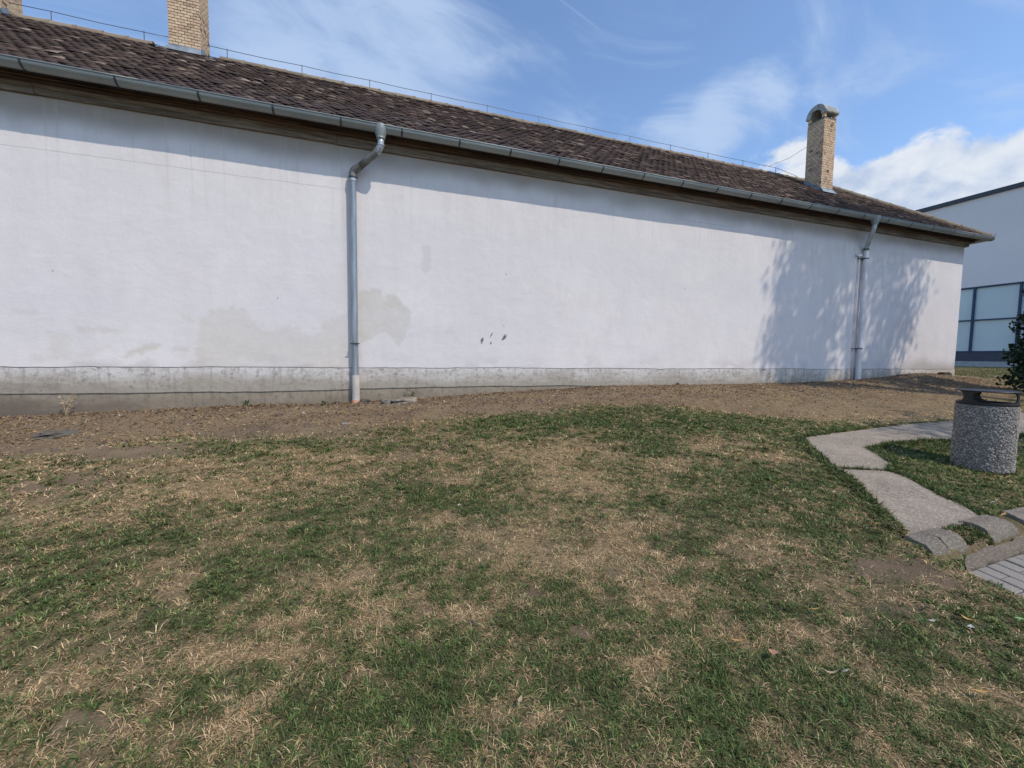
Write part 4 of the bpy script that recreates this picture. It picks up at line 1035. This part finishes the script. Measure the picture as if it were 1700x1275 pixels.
# ------------------------------------------------------------------ trees
def leaf_cloud(name, pts, nrm_bias, size, mat, parent, rg, shape=((0, -.5), (.32, -.1), (.25, .25), (0, .55), (-.25, .25), (-.32, -.1))):
    n = len(pts); sh = np.array([(x, y, .12 * abs(x)) for x, y in shape]); k = len(sh)
    a = rg.normal(size=(n, 3)); a[:, 2] += nrm_bias; a /= np.linalg.norm(a, axis=1)[:, None]
    b = rg.normal(size=(n, 3)); b -= a * (a * b).sum(1)[:, None]; b /= np.linalg.norm(b, axis=1)[:, None]
    c = np.cross(a, b); s = size * (.65 + .7 * rg.random(n))
    V = pts[:, None] + s[:, None, None] * (sh[None, :, 0:1] * c[:, None] + sh[None, :, 1:2] * b[:, None] + sh[None, :, 2:3] * a[:, None])
    me = np_mesh(name, V.reshape(-1, 3), np.arange(n * k), np.arange(n) * k, np.full(n, k)); me.materials.append(mat)
    return link(bpy.data.objects.new(name, me), parent)
def broad_tree(label, base, clumps, seed, per, size, fork):
    """clumps: (x, y, z, radius, density) in world metres"""
    rg = np.random.default_rng(seed); rr = random.Random(seed)
    t = tag(empty('broadleaf_tree', base), label, 'tree', None)
    B = Vector(base); fk = Vector(fork) - B
    tr = MB()
    tr.tube(bend([(0, 0, -.2), (fk.x * .35 + .05, fk.y * .35, fk.z * .5), tuple(fk)], .6, 5), [.19 - .0085 * i for i in range(8)], 12)
    pts = []
    for (x, y, z, r, dn) in clumps:
        c = Vector((x, y, z)) - B
        mid = fk.lerp(c, .5) + Vector((rr.uniform(-.2, .2), rr.uniform(-.2, .2), .15))
        tr.tube([fk - Vector((0, 0, .15)), mid, c], [.085, .05, .02], 8)
        nb = int(7 * r)
        for q in range(nb):
            d = Vector((rr.gauss(0, 1), rr.gauss(0, 1), rr.gauss(0, .8))).normalized() * r * rr.uniform(.6, 1.0)
            tr.tube([c.lerp(mid, rr.uniform(0, .5)), c + d * .5, c + d], [.022, .013, .004], 5)
        m = int(per * dn * r ** 2)
        nc = max(4, int(16 * r * dn)); cen = rg.normal(size=(nc, 3)); cen /= np.linalg.norm(cen, axis=1)[:, None]; cen *= (r * (.35 + .65 * rg.random(nc) ** .6))[:, None]
        idx = rg.integers(0, nc, m); q = cen[idx] + rg.normal(size=(m, 3)) * (.17 * r + .07)
        pts.append(q + np.array(c))
    tr.obj('trunk', M['bark'], t, sm=True)
    leaf_cloud('crown', np.concatenate(pts), .5, size, M['leaf'], t, rg)
    return t
S3 = np.array([.6, -1.0, 1.5])
def up(x, z, t, r, dn, y=0.0):
    p = np.array([x, y, z]) + S3 * t; return (p[0], p[1], p[2], r, dn)
broad_tree('tall broadleaf tree right of the picture whose shadow falls on the wall', (15.6, -7.6, float(zg(15.6, -7.6))),
           [up(9.5, 3.3, 6.4, .95, 1.3), up(10.0, 2.4, 6.5, .95, 1.1), up(9.5, 2.1, 6.2, .8, 1.1), up(10.2, 3.5, 6.7, .95, 1.1), up(10.9, 4.4, 6.8, .8, 1.2), up(9.6, 4.5, 6.8, .8, 1.0), up(12.6, 3.5, 6.6, .95, 1.1), up(12.2, 2.4, 6.3, .95, 1.2), up(13.5, 3.7, 6.6, .75, .6), up(12.1, 4.5, 6.8, .9, 1.1), up(13.2, 2.5, 6.4, .6, .55),
            up(10.0, 1.3, 6.1, .8, 1.3), up(12.3, 1.5, 6.2, .8, 1.0), up(9.3, 1.2, 6.1, .6, .8), up(13.5, 5.6, 6.8, 1.2, .8), up(11.2, 5.8, 6.9, 1.3, .9), up(12.3, .6, 5.9, .6, .9)], 5, 900, .12, (15.2, -7.2, 8.6))
broad_tree('young broadleaf tree right of the photographer that shades the path behind the bin', (10.6, -9.6, 0.2),
           [up(7.3, .65, 5.0, .75, 1.2, -3.7), up(8.4, .65, 5.1, .8, 1.1, -3.7)], 8, 900, .11, (10.3, -9.3, 5.6))

# dark evergreen shrub cut by the right picture edge
SX, SY = 14.08, -2.38
shrub = tag(empty('evergreen_shrub', (SX, SY, float(zg(SX, SY)))), 'dark evergreen shrub at the right picture edge behind the litter bin', 'shrub')
rg = np.random.default_rng(9)
n = 9000; h = rg.random(n) ** .8 * 3.0; rad = (.42 + .42 * (1 - h / 3.0)) * (.9 + .1 * np.sin(h * 9)) * np.clip((3.05 - h) / .5, .1, 1); rad = np.where(h < .25, rad * (.55 + h * 1.8), rad)
th = rg.random(n) * 2 * np.pi; rr_ = rad * (.55 + .5 * rg.random(n) ** .5) * (1 + .16 * np.sin(th * 7 + h * 5))
pts = np.stack([rr_ * np.cos(th), rr_ * np.sin(th), h + .04], -1)
leaf_cloud('crown', pts, .3, .085, M['conifer'], shrub, rg)
MB().tube([(0, 0, -.1), (.02, 0, 1.2), (0, 0, 2.7)], [.06, .045, .012], 8).obj('trunk', M['bark'], shrub, sm=True)

# ------------------------------------------------------------------ lawn
def blades(n_try, region, dens, rg):
    (x0, x1, y0, y1) = region
    n = int(n_try); x = x0 + rg.random(n) * (x1 - x0); y = y0 + rg.random(n) * (y1 - y0)
    return x, y
rg = np.random.default_rng(21)
XS = []; YS = []
for (reg, den, dmin, dmax) in (((-3.2, 4.2, -6.9, -4.0), 3700, 0, 2.4), ((-5, 6, -7.2, -2.6), 2000, 2.4, 4.2), ((-6, 9.5, -7.2, -.6), 1250, 4.2, 7.5), ((-7, 15, -6.5, -.02), 420, 7.5, 20), ((15.7, 25.7, -3, 9), 130, 7, 40)):
    x0, x1, y0, y1 = reg; n = int((x1 - x0) * (y1 - y0) * den)
    x = x0 + rg.random(n) * (x1 - x0); y = y0 + rg.random(n) * (y1 - y0)
    d = np.hypot(x, y + 7); k = (d >= dmin) & (d < dmax) & (d > .75)
    # keep what a camera near the photographer could see
    k &= (y + 7) > -.35 + .15 * np.abs(x)
    XS.append(x[k]); YS.append(y[k])
for P in (PATH_A, PATH_B):                                   # tufts crowding the slab edges
    for (ax, ay), (bx_, by_) in zip(P, P[1:] + P[:1]):
        if max(ax, bx_) > 9: continue
        ln = math.hypot(bx_ - ax, by_ - ay); n = int(ln * 260); q = rg.random(n); off = np.abs(rg.normal(size=n)) * .06; an = math.atan2(by_ - ay, bx_ - ax)
        for s in (-1, 1):
            XS.append(ax + (bx_ - ax) * q + s * off * -math.sin(an)); YS.append(ay + (by_ - ay) * q + s * off * math.cos(an))
# every tuft is a handful of blades that share a tint and spread from one crown
tx = np.concatenate(XS); ty = np.concatenate(YS); NB = 8
tuft = np.repeat(np.arange(len(tx)), NB)
tsp = .006 + .010 * rg.random(len(tx))
oa = rg.random(len(tuft)) * 2 * np.pi; orr = np.abs(rg.normal(size=len(tuft))) * tsp[tuft]
XS = [tx[tuft] + orr * np.cos(oa)]; YS = [ty[tuft] + orr * np.sin(oa)]
tg = rg.random(len(tx)); tv_ = rg.random(len(tx)); tt_ = rg.random(len(tx)); tl_ = rg.random(len(tx))
x = np.concatenate(XS); y = np.concatenate(YS)
g, bare, strip = cover(x, y)
inside = hard(x, y)
slab_in = inpoly(x, y, PATH_A) | inpoly(x, y, PATH_B)
gap = (x > 3.74) & (x < 4.02) & (y > -5.5) & (y < -5.3)
stone = (y < -5.31) & (y > -5.5) & (x > 3.36) & ~gap & (x < 6.0)
keepm = ~inside & ~stone
# denser, greener rim beside the slabs
def rim(P, w):
    a = np.zeros(x.shape, bool)
    for dx, dy in ((w, 0), (-w, 0), (0, w), (0, -w), (w * .7, w * .7), (-w * .7, -w * .7), (w * .7, -w * .7), (-w * .7, w * .7)):
        a |= inpoly(x + dx, y + dy, P)
    return a
rimm = (rim(PATH_A, .10) & (y < -3.42)) | rim(PATH_B, .14)
g = np.where(rimm, np.maximum(g, .45 + .6 * fbm(x * 5, y * 5, 3, 15)), g); bare = np.where(rimm, 0, bare)
g = np.where((x > 4.4) & (y < -3.9) & (y > -5.25) & (x < 8), np.maximum(g, .55 + .4 * (fbm(x * 4, y * 4, 3, 5) - .3)), g)
u = rg.random(len(x))
u = np.where(rg.random(len(x)) < .7, rg.random(len(tx))[tuft], u)
keepm &= u < np.clip(1 - bare * 1.02, .02, 1) * np.where(strip > .5, np.interp(x, [4, 6], [.9, 1.0]), 1) * (.55 + .45 * np.clip(g + .35, 0, 1))
x = x[keepm]; y = y[keepm]; g = g[keepm]; rimk = rimm[keepm]; stripk = strip[keepm]; tuft = tuft[keepm]; oa = oa[keepm]
n = len(x); d = np.hypot(x, y + 7)
pg = np.clip((g - .06) / .86, .05, .95); green = np.where(rg.random(n) < .72, tg[tuft], rg.random(n)) < pg
z = ground_z(x, y) - .003
az = oa + rg.normal(size=n) * .6
Lb = np.where(green, .014 + .025 * rg.random(n), .012 + .036 * rg.random(n) ** 1.5) * (.8 + .5 * fbm(x * 3, y * 3, 2, 77)) * (.7 + .75 * tl_[tuft] ** 1.5)
Lb = np.where(rimk, Lb * 1.3, Lb); Lb = np.where(stripk > .5, Lb * .7, Lb)
lean = np.where(green, np.radians(42 + 46 * rg.random(n)), np.radians(70 + 30 * rg.random(n)))
wid = np.where(green, .0026, .0019) * (.8 + .6 * rg.random(n)) * np.clip(d / 2.2, 1, 3.2) ** .9
broad = green & (rg.random(n) < .10 + .30 * sstep(.5, .75, fbm(x * 2.2, y * 2.2, 3, 88)))
wid = np.where(broad, wid * 2.6, wid); Lb = np.where(broad, Lb * .55, Lb)
ca, sa = np.cos(az), np.sin(az)
P0 = np.stack([x, y, z], -1); hdir = np.stack([ca, sa, 0 * ca], -1); sdir = np.stack([-sa, ca, 0 * ca], -1)
l1 = lean * .65
P1 = P0 + Lb[:, None] * .55 * (hdir * np.sin(l1)[:, None] + np.array([0, 0, 1]) * np.cos(l1)[:, None])
P2 = P1 + Lb[:, None] * .5 * (hdir * np.sin(lean * 1.12)[:, None] + np.array([0, 0, 1]) * np.maximum(np.cos(lean * 1.12), -.05)[:, None])
w = (wid / 2)[:, None]
c1 = np.where(broad[:, None], 1.25, .9)
nr = np.where(d < 4.2)[0]; fr = np.where(d >= 4.2)[0]; n1, n2 = len(nr), len(fr)     # bent blades near, plain ones far
V = np.stack([P0 - sdir * w * .8, P0 + sdir * w * .8, P1 + sdir * w * c1, P1 - sdir * w * c1, P2], 1)
V = np.concatenate([V[nr].reshape(-1, 3), np.stack([P0 - sdir * w * 1.9, P0 + sdir * w * 1.9, P0 + (P2 - P0) * 1.2], 1)[fr].reshape(-1, 3)])
i5 = np.arange(n1)[:, None] * 5
loops = np.concatenate([np.concatenate([i5 + np.array([0, 1, 2, 3]), i5 + np.array([3, 2, 4])], 1).ravel(), 5 * n1 + np.arange(3 * n2)])
starts = np.concatenate([(np.arange(n1)[:, None] * 7 + np.array([0, 4])).ravel(), 7 * n1 + 3 * np.arange(n2)]); totals = np.concatenate([np.tile([4, 3], n1), np.full(n2, 3)])
me = np_mesh('lawn_grass', V, loops, starts, totals)
t = np.clip(tt_[tuft] + rg.normal(size=n) * .2, 0, 1)[:, None]; vv = ((.45 + 1.0 * tv_[tuft]) * (.8 + .4 * rg.random(n)))[:, None]
gcol = (np.array([.052, .094, .025]) * (1 - t) + np.array([.170, .212, .066]) * t)
yel = rg.random(n) < .10; gcol = np.where(yel[:, None], np.array([.19, .20, .07]), gcol)
dcol = (np.array([.47, .315, .155]) * (1 - t) + np.array([.80, .60, .345]) * t)
red = rg.random(n) < .18; dcol = np.where(red[:, None], np.array([.30, .185, .10]), dcol); dcol = np.where((stripk > .5)[:, None], dcol * np.array([.80, .72, .64]), dcol)
gcol = np.where(rimk[:, None], gcol * .78, gcol)
colr = np.where(green[:, None], gcol, dcol) * vv
colr = np.concatenate([colr, np.ones((n, 1))], 1); colr = np.concatenate([np.repeat(colr[nr], 5, 0), np.repeat(colr[fr], 3, 0)])
point_attr(me, 'Col', colr); me.materials.append(M['grass'])
tag(link(bpy.data.objects.new('lawn_grass', me)), 'patchy short lawn, part green and part scorched straw', 'grass', kind='stuff')

# dry leaf and twig litter along the wall
rg = np.random.default_rng(33)
n = 60000
x = -5.2 + rg.random(n) * 20.8; y = -.03 - np.abs(rg.normal(size=n)) * 1.0
extra = 9000; x = np.concatenate([x, -4.5 + rg.random(extra) * 9]); y = np.concatenate([y, -.04 - np.abs(rg.normal(size=extra)) * .10])
more = 1100; x = np.concatenate([x, -3 + rg.random(more) * 7]); y = np.concatenate([y, -6 + rg.random(more) * 4.5])
g, bare, strip = cover(x, y)
k = ((strip > .25) | (np.arange(len(x)) >= n + extra)) & (~hard(x, y) | (rg.random(len(x)) < .25)) & (y > -6.2) & (fbm(x * 2.4, y * 2.4, 3, 66) + rg.random(len(x)) * .4 > .50)
x = x[k]; y = y[k]; n = len(x); z = ground_z(x, y) + .004 + .006 * rg.random(n)
az = rg.random(n) * 2 * np.pi; ln = .010 + .030 * rg.random(n) ** 2.2 + .035 * (rg.random(n) < .03); wd = ln * (.10 + .55 * rg.random(n))
a = np.stack([np.cos(az), np.sin(az), rg.normal(size=n) * .35], -1); b = np.stack([-np.sin(az), np.cos(az), rg.normal(size=n) * .4], -1)
P = np.stack([x, y, z], -1); A = a * ln[:, None]; Bv = b * wd[:, None] / 2
V = np.stack([P - A * .5, P - A * .1 + Bv + np.array([0, 0, .003]), P + A * .5, P + A * .05 - Bv], 1).reshape(-1, 3)
me = np_mesh('leaf_litter', V, np.arange(n * 4), np.arange(n) * 4, np.full(n, 4))
t = rg.random(n)[:, None]
c = np.array([.15, .097, .058]) * (1 - t) + np.array([.44, .31, .175]) * t
c = np.where((rg.random(n) < .22)[:, None], np.array([.10, .072, .058]), c)
c = np.where((rg.random(n) < .003)[:, None], np.array([.56, .53, .47]), c)
point_attr(me, 'Col', np.repeat(np.concatenate([c, np.ones((n, 1))], 1)[:, None], 4, 1).reshape(-1, 4)); me.materials.append(M['litter'])
tag(link(bpy.data.objects.new('leaf_litter', me)), 'dry leaf and twig litter on the bare soil along the wall', 'leaf litter', kind='stuff')

# crumbs of soil and small stones on the bare strip
n = 5200; rg = np.random.default_rng(35)
x = -5.2 + rg.random(n) * 20.8; y = -.03 - np.abs(rg.normal(size=n)) * .9
g, bare, strip = cover(x, y); k = (strip > .3) & ~hard(x, y); x = x[k]; y = y[k]; n = len(x); z = ground_z(x, y)
s = .005 + .016 * rg.random(n) ** 3 + .022 * (rg.random(n) < .02) * rg.random(n)
V = (IV[None] * (s[:, None] * (.6 + .8 * rg.random((n, 3))))[:, None, :]) * (.8 + .4 * rg.random((n, len(IV), 1))) + np.stack([x, y, z], -1)[:, None]
F = (IF[None] + np.arange(n)[:, None, None] * len(IV)).reshape(-1, 3)
me = np_mesh('soil_crumbs', V.reshape(-1, 3), F.ravel(), np.arange(len(F)) * 3, np.full(len(F), 3))
c = np.array([.15, .11, .09]) * (.7 + .7 * rg.random((n, 1))); c = np.where((rg.random(n) < .05)[:, None], np.array([.42, .39, .35]), c)
point_attr(me, 'Col', np.repeat(np.concatenate([c, np.ones((n, 1))], 1)[:, None], len(IV), 1).reshape(-1, 4)); me.materials.append(M['litter'])
tag(link(bpy.data.objects.new('soil_crumbs', me)), 'loose crumbs of soil and grit along the wall foot', 'soil', kind='stuff')

# ------------------------------------------------------------------ rubble
def lump(name, label, cat, loc, size, rot, seed, mat, amp=.25, sub=3):
    bm = bmesh.new(); bmesh.ops.create_icosphere(bm, subdivisions=sub, radius=1)
    for v in bm.verts:
        p = v.co.copy(); q = Vector([max(-.72, min(.72, c)) for c in p])
        v.co = q * 1.25 + p * (mnoise.noise(p * 1.6 + Vector((seed, 0, 0))) * amp + mnoise.noise(p * 5 + Vector((0, seed, 0))) * amp * .35)
        v.co = Vector((v.co.x * size[0], v.co.y * size[1], v.co.z * size[2]))
    me = bpy.data.meshes.new(name); bm.to_mesh(me); bm.free(); me.materials.append(mat)
    o = link(bpy.data.objects.new(name, me)); o.location = (loc[0], loc[1], float(ground_z(np.array(loc[0]), np.array(loc[1]))) + loc[2]); o.rotation_euler = rot
    return tag(o, label, cat)
lump('concrete_chunk', 'flat broken concrete chunk on the soil right of the grey downpipe', 'rubble', (.46, -.26, .015), (.24, .11, .06), (.05, -.03, .12), 3, M['rock'], .5)
lump('concrete_chunk', 'small dark stone on the soil between downpipe and concrete chunk', 'rubble', (.20, -.28, .01), (.075, .05, .04), (.1, .5, .3), 5, M['bin_core'])
lump('soil_clod', 'dark clod of soil standing in for the drain hole at the downpipe foot', 'soil clod', (-.11, -.10, .015), (.085, .05, .045), (0, .2, .1), 6, M['joint'], .45)  # dark lump in place of the drain hole next to the pipe
lump('flat_stone', 'flat grey stone half buried left of the wall, near the left edge', 'stone', (-3.35, -1.02, .0), (.17, .12, .035), (.05, .05, .5), 8, M['joint'], .7)
lump('flat_stone', 'small pale stone lying where soil meets lawn below the downpipe', 'stone', (-.33, -1.32, .0), (.07, .045, .03), (.0, .1, .2), 9, M['rock'], .3)
lump('soil_clod', 'dark clod on top of the soil heap at the far corner', 'soil clod', (14.7, -.22, .03), (.16, .10, .07), (0, 0, .1), 10, M['joint'], .5)

# ------------------------------------------------------------------ fallen leaves and scraps
def fallen(name, loc, ln, wd, rz, label, cat, col, curl=.3, grp='leaves fallen on the lawn'):
    n = 8; v = []; f = []
    for i in range(n + 1):
        t = i / n; w = wd * math.sin(math.pi * min(1, .06 + t * .92)) ** .8 * (1 - .25 * t)
        x_ = (t - .5) * ln; zc_ = curl * ln * (2 * t - 1) ** 2 * .5
        v += [(x_, -w / 2, zc_ + .3 * w), (x_, 0, zc_), (x_, w / 2, zc_ + .22 * w)]
    for i in range(n):
        for j in range(2):
            p = i * 3 + j; f.append((p, p + 1, p + 4, p + 3))
    b = MB().add(v, f).tube([(-ln * .5, 0, curl * ln * .5), (-ln * .78, .004, curl * ln * .2)], .0012, 5)
    o = b.obj(name, col, None, sm=True)
    o.location = (loc[0], loc[1], float(ground_z(np.array(loc[0]), np.array(loc[1]))) + .036)
    o.rotation_euler = (random.uniform(-.25, .25), random.uniform(-.2, .2) , rz)
    return tag(o, label, cat, grp)
L1 = simple('leaf_ochre', (0.52, 0.29, 0.09), .7, 0, .25, 40, 0); L2 = simple('leaf_brown', (0.42, 0.23, 0.14), .75, 0, .2, 40, 0); L3 = simple('leaf_tan', (0.46, 0.34, 0.21), .75, 0, .2, 40, 0); L4 = simple('leaf_green', (0.25, 0.42, 0.16), .7, 0, .2, 40, 0)
fallen('fallen_leaf', (1.66, -5.74), .050, .044, .6, 'round brown fallen leaf on the lawn, largest of the scattered leaves', 'leaf', L2, .1)
fallen('fallen_leaf', (2.09, -5.62), .050, .014, -.25, 'narrow ochre leaf above the round brown leaf', 'leaf', L1)
fallen('fallen_leaf', (1.57, -5.64), .050, .013, -.6, 'slim ochre leaf left of the round brown leaf', 'leaf', L1)
fallen('fallen_leaf', (2.74, -5.89), .045, .026, 1.9, 'curled brown leaf beside the pale scrap near the right edge', 'leaf', L1, .6)
fallen('fallen_leaf', (2.27, -6.14), .055, .018, -.4, 'ochre leaf on straw patch at the lower right', 'leaf', L1)
fallen('fallen_leaf', (3.31, -5.17), .075, .022, .1, 'orange leaf in the dark grass left of the path foot', 'leaf', L1)
fallen('fallen_leaf', (1.80, -5.89), .070, .012, -.5, 'thin curled tan leaf strip below the round brown leaf', 'leaf', L3, .7)
fallen('fallen_leaf', (2.98, -5.98), .05, .04, .3, 'pale green leaf at the right picture edge', 'leaf', L4)
fallen('fallen_leaf', (.53, -5.59), .03, .018, .9, 'small tan leaf in the clover near the bottom centre', 'leaf', L3)
fallen('fallen_leaf', (4.42, -5.36), .07, .026, .1, 'orange leaf on the soil between the two right kerb stones', 'leaf', L1)
fallen('paper_scrap', (2.69, -5.93), .038, .028, .4, 'pale crumpled scrap beside the curled brown leaf', 'litter', M['paper'], .5, 'scraps of litter')
fallen('paper_scrap', (2.56, -5.85), .03, .016, -.5, 'small whitish scrap left of the curled brown leaf', 'litter', M['paper'], .5, 'scraps of litter')
fallen('paper_scrap', (4.62, -5.22), .05, .035, .2, 'pale blue white scrap in the grass below the litter bin', 'litter', M['paper'], .4, 'scraps of litter')
fallen('paper_scrap', (.62, -3.95), .035, .018, 1.2, 'tiny white scrap in the middle of the lawn', 'litter', M['paper'], .3, 'scraps of litter')

# weeds at the wall foot
def weed(loc, h, label, n, seed, mat):
    rr = random.Random(seed); rg = np.random.default_rng(seed)
    t = tag(empty('weed', (loc[0], loc[1], float(ground_z(np.array(loc[0]), np.array(loc[1])))- .01)), label, 'weed')
    b = MB(); pts = []
    for i in range(n):
        a = rr.uniform(0, 6.28); l = h * rr.uniform(.5, 1); le = rr.uniform(.1, .6)
        e = Vector((math.cos(a) * l * le, math.sin(a) * l * le * .5 - .01, l)); m = e * .5 + Vector((0, 0, l * .1))
        b.tube([(0, 0, 0), m, e], [.003, .0025, .001], 5)
        for q in range(7):
            pts.append(Vector((0, 0, 0)).lerp(e, rr.uniform(.25, 1)) + Vector((rr.gauss(0, .012), rr.gauss(0, .01), rr.gauss(0, .01))))
    b.obj('stem', L3, t)
    leaf_cloud('leaves', np.array([p[:] for p in pts]), .2, .028, mat, t, rg)
weed((-3.78, -.10), .36, 'dry brown weed standing against the lower plinth near the left edge', 7, 1, L3)
weed((.62, -.05), .20, 'small green weed growing from the plinth right of the downpipe', 6, 2, M['leaf'])
weed((8.56, -.06), .42, 'thin dry stalk standing against the plinth below the tree shadow', 2, 3, L3)
weed((-1.75, -.10), .10, 'low tuft of weed at the wall foot left of the downpipe', 5, 4, M['leaf'])
weed((-.70, -.16), .07, 'flat green weed on the soil just left of the downpipe', 6, 5, M['leaf'])
